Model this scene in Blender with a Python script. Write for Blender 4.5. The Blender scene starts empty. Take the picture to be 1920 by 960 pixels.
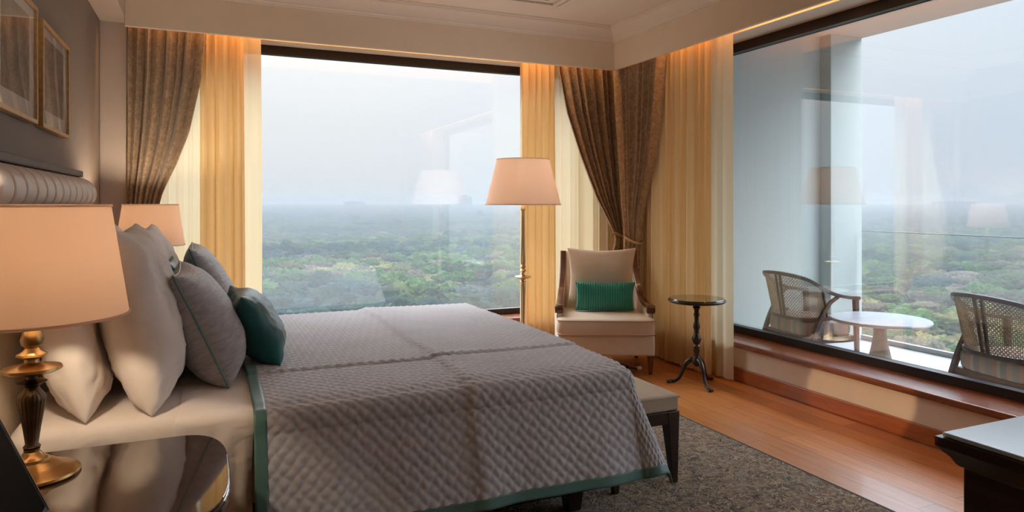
import bpy, bmesh, math, random
import numpy as np
from mathutils import Vector, Matrix, noise

random.seed(7)
np.random.seed(7)
SC = bpy.context.scene
COL = SC.collection
PI = math.pi
R = math.radians


# ------------------------------------------------------------------ helpers
class MB:
    """collects vertices and faces; build() links them as ONE mesh object"""

    def __init__(self):
        self.v = []
        self.f = []
        self.mi = []

    def add(self, vs, fs, m=0):
        o = len(self.v)
        self.v.extend([tuple(p) for p in vs])
        self.f.extend([tuple(i + o for i in f) for f in fs])
        self.mi.extend([m] * len(fs))
        return self

    def box(self, x0, x1, y0, y1, z0, z1, m=0):
        vs = [(x0, y0, z0), (x1, y0, z0), (x1, y1, z0), (x0, y1, z0),
              (x0, y0, z1), (x1, y0, z1), (x1, y1, z1), (x0, y1, z1)]
        fs = [(0, 3, 2, 1), (4, 5, 6, 7), (0, 1, 5, 4), (1, 2, 6, 5), (2, 3, 7, 6), (3, 0, 4, 7)]
        return self.add(vs, fs, m)

    def taper(self, cx, cy, z0, z1, a0, b0, a1, b1, dx=0, dy=0, m=0):
        """four-sided post: half sizes a0,b0 at z0 and a1,b1 at z1; bottom shifted by dx,dy"""
        vs = []
        for z, a, b, ox, oy in ((z0, a0, b0, dx, dy), (z1, a1, b1, 0, 0)):
            vs += [(cx + ox - a, cy + oy - b, z), (cx + ox + a, cy + oy - b, z),
                   (cx + ox + a, cy + oy + b, z), (cx + ox - a, cy + oy + b, z)]
        fs = [(0, 3, 2, 1), (4, 5, 6, 7), (0, 1, 5, 4), (1, 2, 6, 5), (2, 3, 7, 6), (3, 0, 4, 7)]
        return self.add(vs, fs, m)

    def lathe(self, prof, n=40, cx=0, cy=0, m=0, closed=False, flute=0, famp=0.0):
        vs, fs = [], []
        k = len(prof)
        for (r, z) in prof:
            for i in range(n):
                a = 2 * PI * i / n
                rr = max(r, 1e-5)
                if flute:
                    rr *= 1 - famp * abs(math.sin(a * flute / 2))
                vs.append((cx + rr * math.cos(a), cy + rr * math.sin(a), z))
        for j in range(k if closed else k - 1):
            j2 = (j + 1) % k
            for i in range(n):
                i2 = (i + 1) % n
                fs.append((j * n + i, j * n + i2, j2 * n + i2, j2 * n + i))
        return self.add(vs, fs, m)

    def prism(self, pts, z0, z1, m=0):
        n = len(pts)
        vs = [(x, y, z0) for x, y in pts] + [(x, y, z1) for x, y in pts]
        fs = [tuple(range(n - 1, -1, -1)), tuple(range(n, 2 * n))]
        fs += [(i, (i + 1) % n, n + (i + 1) % n, n + i) for i in range(n)]
        return self.add(vs, fs, m)

    def sweep(self, path, sec, up=(0, 0, 1), closed=False, m=0, scale=None, fixed=True):
        """sweep a section (list of (side, up) offsets) along a path"""
        P = [Vector(p) for p in path]
        n, k = len(P), len(sec)
        up = Vector(up)
        vs, fs = [], []
        for i, p in enumerate(P):
            a = P[i - 1] if (i > 0 or closed) else P[i]
            b = P[(i + 1) % n] if (i < n - 1 or closed) else P[i]
            t = (b - a).normalized()
            s = t.cross(up)
            if s.length < 1e-4:
                s = t.cross(Vector((0.3, 1, 0.1)))
            s.normalize()
            w = s.cross(t).normalized()
            q = scale[i] if scale else 1.0
            for (x, y) in sec:
                vs.append(p + s * (x * q) + w * (y * q))
        for i in range(n if closed else n - 1):
            i2 = (i + 1) % n
            for j in range(k):
                j2 = (j + 1) % k
                fs.append((i * k + j, i * k + j2, i2 * k + j2, i2 * k + j))
        if not closed:
            fs.append(tuple(range(k - 1, -1, -1)))
            fs.append(tuple(range((n - 1) * k, n * k)))
        return self.add(vs, fs, m)

    def tube(self, path, r, n=8, scale=None, closed=False, up=(0, 0, 1), m=0):
        sec = [(r * math.cos(2 * PI * i / n), r * math.sin(2 * PI * i / n)) for i in range(n)]
        return self.sweep(path, sec, up, closed, m, scale)

    def grid(self, pts, m=0):
        """pts[i][j] -> surface"""
        ni, nj = len(pts), len(pts[0])
        vs = [p for row in pts for p in row]
        fs = [(i * nj + j, i * nj + j + 1, (i + 1) * nj + j + 1, (i + 1) * nj + j)
              for i in range(ni - 1) for j in range(nj - 1)]
        return self.add(vs, fs, m)

    def build(self, name, mat, parent=None, smooth=False, bevel=0, seg=2, solid=0, angle=40, loc=None):
        me = bpy.data.meshes.new(name)
        me.from_pydata(self.v, [], self.f)
        o = bpy.data.objects.new(name, me)
        COL.objects.link(o)
        for mm in (mat if isinstance(mat, (list, tuple)) else [mat]):
            me.materials.append(mm)
        if isinstance(mat, (list, tuple)):
            me.polygons.foreach_set('material_index', self.mi)
        bm = bmesh.new()
        bm.from_mesh(me)
        bmesh.ops.remove_doubles(bm, verts=bm.verts, dist=1e-5)
        bmesh.ops.recalc_face_normals(bm, faces=bm.faces)
        bm.to_mesh(me)
        bm.free()
        if smooth:
            me.polygons.foreach_set('use_smooth', [True] * len(me.polygons))
            if smooth != 'all':
                me.set_sharp_from_angle(angle=R(angle))
        if solid:
            s = o.modifiers.new('solid', 'SOLIDIFY')
            s.thickness = solid
            s.offset = 0
        if bevel:
            b = o.modifiers.new('bevel', 'BEVEL')
            b.width = bevel
            b.segments = seg
            b.limit_method = 'ANGLE'
            b.angle_limit = R(35)
        if parent:
            o.parent = parent
        if loc:
            o.location = loc
        return o


def np_mesh(name, V, F, mat, parent=None, smooth=True):
    me = bpy.data.meshes.new(name)
    V = np.asarray(V, dtype=np.float32)
    F = np.asarray(F, dtype=np.int32)
    me.vertices.add(len(V))
    me.vertices.foreach_set('co', V.ravel())
    k = F.shape[1]
    me.loops.add(F.size)
    me.loops.foreach_set('vertex_index', F.ravel())
    me.polygons.add(len(F))
    me.polygons.foreach_set('loop_start', np.arange(0, F.size, k, dtype=np.int32))
    me.polygons.foreach_set('loop_total', np.full(len(F), k, dtype=np.int32))
    if smooth:
        me.polygons.foreach_set('use_smooth', np.ones(len(F), dtype=bool))
    me.update(calc_edges=True)
    me.materials.append(mat)
    o = bpy.data.objects.new(name, me)
    COL.objects.link(o)
    if parent:
        o.parent = parent
    return o


def grid_faces(ni, nj):
    i, j = np.meshgrid(np.arange(ni - 1), np.arange(nj - 1), indexing='ij')
    a = (i * nj + j).ravel()
    return np.stack([a, a + 1, a + nj + 1, a + nj], 1)


def tag(o, label=None, cat=None, group=None, kind=None):
    if label:
        o['label'] = label
    if cat:
        o['category'] = cat
    if group:
        o['group'] = group
    if kind:
        o['kind'] = kind
    return o


def thing(name, label, cat, loc=(0, 0, 0), rz=0, group=None):
    o = bpy.data.objects.new(name, None)
    o.empty_display_size = 0.1
    COL.objects.link(o)
    o.location = loc
    o.rotation_euler = (0, 0, rz)
    return tag(o, label, cat, group)


def struct(o):
    o['kind'] = 'structure'
    return o


def copy_tree(o, parent=None):
    c = o.copy()
    COL.objects.link(c)
    if parent:
        c.parent = parent
    for ch in list(o.children):
        copy_tree(ch, c)
    return c


def arc(cx, cy, r, a0, a1, n):
    return [(cx + r * math.cos(R(a0 + (a1 - a0) * i / n)), cy + r * math.sin(R(a0 + (a1 - a0) * i / n))) for i in range(n + 1)]


def smooth_path(pts, n=8):
    """Catmull-Rom through points"""
    P = [Vector(p) for p in pts]
    P = [P[0] * 2 - P[1]] + P + [P[-1] * 2 - P[-2]]
    out = []
    for i in range(1, len(P) - 2):
        for k in range(n):
            t = k / n
            a, b, c, d = P[i - 1], P[i], P[i + 1], P[i + 2]
            out.append(0.5 * ((2 * b) + (c - a) * t + (2 * a - 5 * b + 4 * c - d) * t * t + (3 * b - a - 3 * c + d) * t ** 3))
    out.append(P[-2])
    return out


def interp(z, table):
    """smooth interpolation through (z, value) pairs"""
    zs = [t[0] for t in table]
    vs = [t[1] for t in table]
    return float(np.interp(z, zs, vs))


# ------------------------------------------------------------------ materials
def srgb(r, g, b):
    f = lambda c: ((c / 255 + 0.055) / 1.055) ** 2.4 if c > 10 else c / 255 / 12.92
    return (f(r), f(g), f(b), 1)


class N:
    """small node helper"""

    def __init__(self, name):
        self.m = bpy.data.materials.new(name)
        self.m.use_nodes = True
        self.t = self.m.node_tree
        self.t.nodes.clear()
        self.out = self.t.nodes.new('ShaderNodeOutputMaterial')

    def n(self, typ, **kw):
        x = self.t.nodes.new('ShaderNode' + typ)
        for k, v in kw.items():
            setattr(x, k, v)
        return x

    def l(self, a, b):
        self.t.links.new(a, b)

    def coord(self, scale=(1, 1, 1), rot=(0, 0, 0), kind='Object'):
        tc = self.n('TexCoord')
        mp = self.n('Mapping')
        mp.inputs['Scale'].default_value = scale
        mp.inputs['Rotation'].default_value = rot
        self.l(tc.outputs[kind], mp.inputs['Vector'])
        return mp.outputs['Vector']

    def noise(self, vec, scale=5, detail=3, rough=0.5, dist=0):
        x = self.n('TexNoise')
        x.inputs['Scale'].default_value = scale
        x.inputs['Detail'].default_value = detail
        x.inputs['Roughness'].default_value = rough
        x.inputs['Distortion'].default_value = dist
        if vec is not None:
            self.l(vec, x.inputs['Vector'])
        return x.outputs['Fac']

    def ramp(self, fac, stops, interp='LINEAR'):
        x = self.n('ValToRGB')
        e = x.color_ramp.elements
        x.color_ramp.interpolation = interp
        while len(e) < len(stops):
            e.new(0.5)
        for i, (p, c) in enumerate(stops):
            e[i].position = p
            e[i].color = c
        self.l(fac, x.inputs['Fac'])
        return x.outputs['Color']

    def mix(self, fac, a, b, blend='MIX'):
        x = self.n('Mix', data_type='RGBA', blend_type=blend)
        for s, v in ((x.inputs[0], fac), (x.inputs[6], a), (x.inputs[7], b)):
            if hasattr(v, 'is_output') or isinstance(v, bpy.types.NodeSocket):
                self.l(v, s)
            else:
                s.default_value = v
        return x.outputs[2]

    def bump(self, h, strength=0.3, dist=0.01):
        x = self.n('Bump')
        x.inputs['Strength'].default_value = strength
        x.inputs['Distance'].default_value = dist
        self.l(h, x.inputs['Height'])
        return x.outputs['Normal']

    def bsdf(self, col=None, rough=0.5, metal=0, normal=None, coat=0, sheen=0, spec=0.5):
        b = self.n('BsdfPrincipled')
        if isinstance(col, bpy.types.NodeSocket):
            self.l(col, b.inputs['Base Color'])
        elif col:
            b.inputs['Base Color'].default_value = col
        b.inputs['Roughness'].default_value = rough
        b.inputs['Metallic'].default_value = metal
        b.inputs['Coat Weight'].default_value = coat
        b.inputs['Coat Roughness'].default_value = 0.05
        b.inputs['Sheen Weight'].default_value = sheen
        b.inputs['Specular IOR Level'].default_value = spec
        if normal is not None:
            self.l(normal, b.inputs['Normal'])
        return b

    def done(self, shader):
        self.l(shader.outputs[0], self.out.inputs['Surface'])
        return self.m


def plain(name, col, rough=0.5, metal=0, vary=0.06, vs=8, bumps=0.0, bscale=200, coat=0, sheen=0, bd=0.002, spec=0.5):
    n = N(name)
    v = n.coord()
    c2 = tuple(max(0, c * (1 - vary)) for c in col[:3]) + (1,)
    c1 = tuple(min(1, c * (1 + vary)) for c in col[:3]) + (1,)
    c = n.ramp(n.noise(v, vs, 3), [(0.3, c2), (0.7, c1)])
    nm = n.bump(n.noise(v, bscale, 2), bumps, bd) if bumps else None
    return n.done(n.bsdf(c, rough, metal, nm, coat, sheen, spec))


def wood(name, c1, c2, rough=0.35, scale=(2, 25, 25), coat=0.0):
    n = N(name)
    v = n.coord(scale)
    f = n.noise(v, 2.2, 6, 0.6, 0.6)
    c = n.ramp(f, [(0.25, c1), (0.75, c2)])
    return n.done(n.bsdf(c, rough, 0, n.bump(f, 0.08, 0.002), coat))


M = {}
M['wall'] = plain('painted_plaster_cream', srgb(232, 216, 194), 0.7, vary=0.02, bumps=0.05, bscale=120)
M['ceiling'] = plain('painted_ceiling_white', srgb(230, 220, 208), 0.75, vary=0.015)
M['taupe'] = plain('taupe_wallpaper', srgb(132, 119, 111), 0.75, vary=0.04, vs=3, bumps=0.12, bscale=260)
M['greige'] = plain('greige_paint', srgb(196, 182, 172), 0.7, vary=0.02)
M['dark_frame'] = plain('dark_bronze_aluminium', srgb(40, 34, 32), 0.4, 0.4, vary=0.05)
M['sill'] = wood('stained_sill_wood', srgb(92, 45, 22), srgb(150, 82, 42), 0.25, (25, 2, 25), 0.3)
M['dark_wood'] = wood('dark_espresso_wood', srgb(26, 15, 11), srgb(50, 31, 23), 0.3, (3, 3, 20), 0.3)
M['walnut'] = wood('walnut_wood', srgb(58, 30, 18), srgb(104, 60, 36), 0.3, (12, 12, 3), 0.3)
M['brown_stain'] = wood('brown_teak_outdoor', srgb(52, 38, 32), srgb(84, 64, 54), 0.45, (12, 12, 3))
M['brass'] = plain('aged_brass', srgb(188, 152, 100), 0.28, 1.0, vary=0.1, vs=20)
M['bronze'] = plain('dark_bronze', srgb(104, 86, 66), 0.32, 0.9, vary=0.2, vs=30)
M['champagne'] = plain('satin_champagne_brass', srgb(200, 172, 130), 0.3, 0.9, vary=0.08, vs=20)
def mk_cotton():
    n = N('white_cotton')
    v = n.coord()
    f = n.noise(n.coord((1, 1, 1.7)), 5.0, 2, 0.5, 0.7)
    return n.done(n.bsdf(srgb(238, 228, 220), 0.85, 0, n.bump(f, 0.5, 0.03), sheen=0.1))


M['white_linen'] = mk_cotton()
def mk_ripple():
    n = N('grey_silk_ripple')
    v = n.coord()
    f = n.noise(n.coord((5, 5, 22)), 3.0, 3, 0.55, 0.8)
    c = n.ramp(f, [(0.3, srgb(150, 144, 146)), (0.7, srgb(176, 170, 172))])
    return n.done(n.bsdf(c, 0.55, 0, n.bump(f, 0.7, 0.012), sheen=0.25))


M['grey_silk'] = mk_ripple()
M['teal_silk'] = plain('teal_silk', srgb(6, 92, 92), 0.42, vary=0.25, vs=6, bumps=0.3, bscale=18, bd=0.015, sheen=0.2)
M['green_trim'] = plain('seafoam_satin_trim', srgb(88, 128, 122), 0.38, vary=0.06, sheen=0.2)
M['bench_fabric'] = plain('beige_upholstery', srgb(178, 160, 136), 0.75, vary=0.03, bumps=0.1, bscale=300)
M['cream_fabric'] = plain('cream_linen_upholstery', srgb(214, 196, 174), 0.8, vary=0.03, bumps=0.12, bscale=260, sheen=0.1)
M['head_leather'] = plain('pale_satin_leather', srgb(196, 184, 178), 0.36, vary=0.03)
M['gold_frame'] = wood('gilt_frame_wood', srgb(168, 128, 78), srgb(206, 168, 112), 0.35, (20, 20, 20))
M['mat_board'] = plain('white_mat_board', srgb(232, 228, 224), 0.8, vary=0.02)
M['black'] = plain('black_lacquer', srgb(14, 12, 12), 0.35, vary=0.05)
M['black_matte'] = plain('black_felt_board', srgb(16, 14, 14), 0.9, spec=0.05)
M['cable'] = plain('dark_cable_rubber', srgb(36, 28, 26), 0.5)
M['white_plastic'] = plain('white_plastic', srgb(225, 222, 216), 0.4)
M['stone'] = plain('pale_terrace_tile', srgb(166, 168, 172), 0.35, vary=0.03, vs=3)
M['marble'] = plain('white_marble', srgb(204, 210, 218), 0.18, vary=0.05, vs=5)
M['ext_wall'] = plain('exterior_render_grey', srgb(172, 182, 180), 0.8, vary=0.02, vs=2)
M['iron'] = plain('dark_turned_wood', srgb(52, 42, 34), 0.32, 0.3, vary=0.15, vs=20)
M['steel'] = plain('brushed_steel', srgb(170, 172, 176), 0.3, 1.0)
M['pedestal'] = plain('carved_brown_stone', srgb(150, 128, 112), 0.6, vary=0.12, vs=20)


def mk_floor():
    n = N('oak_floorboards')
    v = n.coord((1, 1, 1), (0, 0, R(90)))
    b = n.n('TexBrick')
    b.offset = 0.37
    n.l(v, b.inputs['Vector'])
    b.inputs['Color1'].default_value = srgb(168, 104, 54)
    b.inputs['Color2'].default_value = srgb(198, 130, 72)
    b.inputs['Mortar'].default_value = srgb(112, 62, 32)
    b.inputs['Scale'].default_value = 1
    b.inputs['Mortar Size'].default_value = 0.002
    b.inputs['Bias'].default_value = 0
    b.inputs['Brick Width'].default_value = 1.5
    b.inputs['Row Height'].default_value = 0.13
    g = n.noise(n.coord((24, 1.2, 1)), 2.5, 5, 0.6, 0.4)
    gc = n.ramp(g, [(0.3, (0.7, 0.66, 0.6, 1)), (0.7, (1.12, 1.1, 1.06, 1))])
    c = n.mix(1.0, b.outputs['Color'], gc, 'MULTIPLY')
    return n.done(n.bsdf(c, 0.33, 0, n.bump(g, 0.04, 0.002), 0.15))


M['floor'] = mk_floor()


def mk_skirting():
    return wood('orange_stained_skirting', srgb(146, 76, 34), srgb(184, 104, 52), 0.35, (14, 1.5, 14), 0.2)


M['skirting'] = mk_skirting()


def mk_rug():
    n = N('persian_rug_wool')
    v = n.coord()
    f1 = n.noise(v, 5, 3, 0.6, 2.2)
    f2 = n.noise(v, 8, 2, 0.5, 3.2)
    f3 = n.noise(v, 26, 3, 0.6, 1.0)
    vo = n.n('TexVoronoi', feature='F1')
    vo.inputs['Scale'].default_value = 7.5
    n.l(v, vo.inputs['Vector'])
    ground = n.ramp(f1, [(0.40, srgb(60, 48, 42)), (0.52, srgb(100, 78, 58)), (0.62, srgb(82, 54, 42))])
    speck = n.ramp(f3, [(0.42, srgb(44, 38, 36)), (0.58, srgb(140, 122, 98))])
    c = n.mix(0.42, ground, speck)
    vine = n.ramp(f2, [(0.40, (0, 0, 0, 1)), (0.43, (1, 1, 1, 1)), (0.455, (0, 0, 0, 1)), (0.53, (0, 0, 0, 1)), (0.555, (0.9, 0.9, 0.9, 1)), (0.58, (0, 0, 0, 1))])
    c = n.mix(vine, c, srgb(178, 156, 124))
    ros = n.ramp(vo.outputs['Distance'], [(0.0, (0, 0, 0, 1)), (0.10, (0.2, 0.2, 0.2, 1)), (0.16, (0.85, 0.85, 0.85, 1)), (0.24, (0.7, 0.7, 0.7, 1)), (0.30, (0, 0, 0, 1))])
    c = n.mix(ros, c, n.ramp(f1, [(0.42, srgb(150, 130, 104)), (0.5, srgb(112, 66, 52)), (0.58, srgb(120, 118, 108))]))
    pile = n.noise(v, 420, 2)
    return n.done(n.bsdf(c, 0.95, 0, n.bump(pile, 0.5, 0.003), sheen=0.1, spec=0.1))


M['rug'] = mk_rug()
M['rug_edge'] = plain('rug_binding', srgb(58, 50, 44), 0.9, vary=0.1, vs=30)


def mk_glass(name, ior=1.55, tint=(0.97, 0.985, 0.985, 1)):
    n = N(name)
    t = n.n('BsdfTransparent')
    t.inputs['Color'].default_value = tint
    g = n.n('BsdfGlossy')
    g.inputs['Roughness'].default_value = 0.0
    # Schlick reflectance from the facing angle: the same on both faces of the slab
    f0 = ((ior - 1) / (ior + 1)) ** 2
    lw = n.n('LayerWeight')
    lw.inputs['Blend'].default_value = 0.5
    pw = n.n('Math', operation='POWER')
    pw.inputs[1].default_value = 5.0
    n.l(lw.outputs['Facing'], pw.inputs[0])
    fr = n.n('Math', operation='MULTIPLY_ADD')
    fr.inputs[1].default_value = 1 - f0
    fr.inputs[2].default_value = f0
    n.l(pw.outputs[0], fr.inputs[0])
    mx = n.n('MixShader')
    n.l(fr.outputs[0], mx.inputs[0])
    n.l(t.outputs[0], mx.inputs[1])
    n.l(g.outputs[0], mx.inputs[2])
    return n.done(mx)


M['glass'] = mk_glass('window_glass', 1.85)
M['glass_coated'] = mk_glass('coated_window_glass', 2.15)
M['rail_glass'] = mk_glass('balustrade_glass', 1.35, (0.96, 0.98, 0.98, 1))
M['picture_glass'] = mk_glass('picture_glass', 1.16, (1, 1, 1, 1))


def mk_cloth_translucent(name, col, tcol, trans, clear, weave=500, bump=0.05):
    """fabric that lets light through: diffuse + translucent (+ open weave)"""
    n = N(name)
    v = n.coord()
    d = n.n('BsdfDiffuse')
    d.inputs['Color'].default_value = col
    t = n.n('BsdfTranslucent')
    t.inputs['Color'].default_value = tcol
    if bump:
        nm = n.bump(n.noise(n.coord((1, 1, 0.2)), weave, 2), bump, 0.002)
        n.l(nm, d.inputs['Normal'])
        n.l(nm, t.inputs['Normal'])
    mx = n.n('MixShader')
    mx.inputs[0].default_value = trans
    n.l(d.outputs[0], mx.inputs[1])
    n.l(t.outputs[0], mx.inputs[2])
    if clear > 0:
        tr = n.n('BsdfTransparent')
        m2 = n.n('MixShader')
        m2.inputs[0].default_value = clear
        n.l(mx.outputs[0], m2.inputs[1])
        n.l(tr.outputs[0], m2.inputs[2])
        mx = m2
    return n.done(mx)


M['sheer'] = mk_cloth_translucent('sheer_voile', srgb(238, 220, 188), srgb(226, 206, 166), 0.5, 0.08, bump=0)
M['shade'] = mk_cloth_translucent('lampshade_linen', srgb(238, 222, 208), srgb(246, 228, 212), 0.5, 0.0, 160, 0.15)


def mk_drape():
    n = N('bronze_damask_drape')
    v = n.coord((1, 1, 1))
    f = n.noise(v, 34, 3, 0.55, 1.0)
    c = n.ramp(f, [(0.38, srgb(140, 118, 94)), (0.5, srgb(156, 132, 106)), (0.62, srgb(174, 150, 122))])
    return n.done(n.bsdf(c, 0.6, 0, n.bump(f, 0.15, 0.004), sheen=0.3))


M['drape'] = mk_drape()


def mk_quilt(name):
    n = N(name)
    v = n.coord()
    c = n.ramp(n.noise(v, 5, 3), [(0.3, srgb(190, 190, 196)), (0.7, srgb(200, 200, 206))])
    f = n.noise(v, 260, 2)
    return n.done(n.bsdf(c, 0.75, 0, n.bump(f, 0.12, 0.002), sheen=0.25))


M['quilt'] = mk_quilt('grey_quilted_cotton')


def mk_print(name, seed, warm):
    n = N(name)
    v = n.coord((3, 3, 3))
    mp = n.n('Mapping')
    mp.inputs['Location'].default_value = (seed, seed * 2, 0)
    n.l(v, mp.inputs['Vector'])
    f = n.noise(mp.outputs['Vector'], 3, 8, 0.7, 0.6)
    g = n.noise(mp.outputs['Vector'], 14, 6, 0.7, 0.2)
    c1 = n.ramp(f, [(0.3, srgb(92, 86, 84)), (0.5, srgb(150, 138, 128)), (0.7, srgb(206, 186, 160))])
    c2 = n.ramp(g, [(0.35, srgb(84, 80, 80)), (0.65, srgb(182, 172, 162))])
    c = n.mix(0.45, c1, c2)
    return n.done(n.bsdf(c, 0.8))


M['print1'] = mk_print('engraving_print_pale', 1.3, 1)
M['print2'] = mk_print('engraving_print_dark', 4.1, 0)


def mk_plaid():
    n = N('plaid_seat_fabric')
    v = n.coord()
    sx = n.n('SeparateXYZ')
    n.l(v, sx.inputs[0])

    def bands(sock, off):
        m = n.n('Math', operation='MULTIPLY_ADD')
        m.inputs[1].default_value = 4.6
        m.inputs[2].default_value = off
        n.l(sock, m.inputs[0])
        fr = n.n('Math', operation='FRACT')
        n.l(m.outputs[0], fr.inputs[0])
        return n.ramp(fr.outputs[0], [(0, srgb(128, 126, 124)), (0.22, srgb(176, 118, 104)), (0.42, srgb(176, 168, 160)),
                                      (0.55, srgb(112, 116, 112)), (0.78, srgb(186, 142, 120)), (0.93, srgb(150, 148, 142))], 'CONSTANT')
    c = n.mix(0.42, bands(sx.outputs['X'], 10.2), bands(sx.outputs['Y'], 10.6))
    return n.done(n.bsdf(c, 0.85, 0, n.bump(n.noise(v, 300, 2), 0.1, 0.002)))


M['plaid'] = mk_plaid()
M['cane'] = plain('woven_cane', srgb(170, 148, 118), 0.6, vary=0.1, vs=30)
M['rail_edge'] = plain('grey_green_rail_edge', srgb(120, 136, 136), 0.4)
M['desk_glass'] = plain('pale_glass_topped_stone', srgb(176, 190, 200), 0.06, vary=0.03, vs=3, coat=0.5)
M['top_gloss'] = wood('polished_dark_veneer', srgb(44, 30, 24), srgb(74, 52, 42), 0.12, (18, 2, 2), 0.8)
M['table_glass'] = plain('green_black_polished_top', srgb(50, 56, 46), 0.08, vary=0.1, coat=0.8)
M['glass_edge'] = plain('green_glass_edge', srgb(26, 52, 46), 0.12, vary=0.05, coat=0.5)


def mk_pleat():
    n = N('teal_pleated_silk')
    v = n.coord()
    wv = n.n('TexWave', wave_type='BANDS', bands_direction='X')
    wv.inputs['Scale'].default_value = 16
    wv.inputs['Distortion'].default_value = 0.6
    n.l(v, wv.inputs['Vector'])
    c = n.ramp(wv.outputs['Fac'], [(0.2, srgb(8, 104, 88)), (0.8, srgb(24, 142, 120))])
    return n.done(n.bsdf(c, 0.42, 0, n.bump(wv.outputs['Fac'], 0.5, 0.006), sheen=0.2))


M['teal_pleat'] = mk_pleat()


def mk_bulb():
    n = N('warm_bulb')
    e = n.n('Emission')
    e.inputs['Color'].default_value = (1, 0.62, 0.3, 1)
    e.inputs['Strength'].default_value = 6
    return n.done(e)


M['bulb'] = mk_bulb()


def mk_leaf(name, a, b):
    n = N(name)
    v = n.coord()
    oi = n.n('ObjectInfo')
    f = n.noise(v, 1.4, 6, 0.75)
    c = n.ramp(f, [(0.38, a), (0.62, b)])
    hs = n.n('HueSaturation')
    mr = n.n('MapRange')
    mr.inputs['To Min'].default_value = 0.55
    mr.inputs['To Max'].default_value = 1.35
    n.l(oi.outputs['Random'], mr.inputs['Value'])
    n.l(mr.outputs[0], hs.inputs['Value'])
    n.l(c, hs.inputs['Color'])
    return n.done(n.bsdf(hs.outputs[0], 0.9, spec=0.1))


LEAVES = [mk_leaf('leaf_mid_green', srgb(20, 32, 20), srgb(58, 72, 40)),
          mk_leaf('leaf_dark_green', srgb(10, 20, 18), srgb(36, 50, 38)),
          mk_leaf('leaf_olive', srgb(40, 42, 24), srgb(92, 90, 54)),
          mk_leaf('leaf_fresh_green', srgb(24, 42, 22), srgb(66, 84, 44)),
          mk_leaf('leaf_dry', srgb(40, 36, 32), srgb(80, 74, 62)),
          mk_leaf('leaf_blue_green', srgb(12, 24, 26), srgb(38, 54, 52))]
M['ground'] = plain('forest_floor_scrub', srgb(22, 26, 20), 0.95, vary=0.3, vs=0.05, spec=0.1)
M['tower'] = plain('distant_concrete', srgb(112, 117, 126), 0.8)

# ------------------------------------------------------------------ dimensions (metres, camera above the origin)
XL, XR, YB, YF = -0.70, 3.68, 5.78, -1.8
CEIL = 2.95
GX, GY = 3.95, 6.00          # glass planes
SILL, HEAD = 0.30, 2.64


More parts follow.
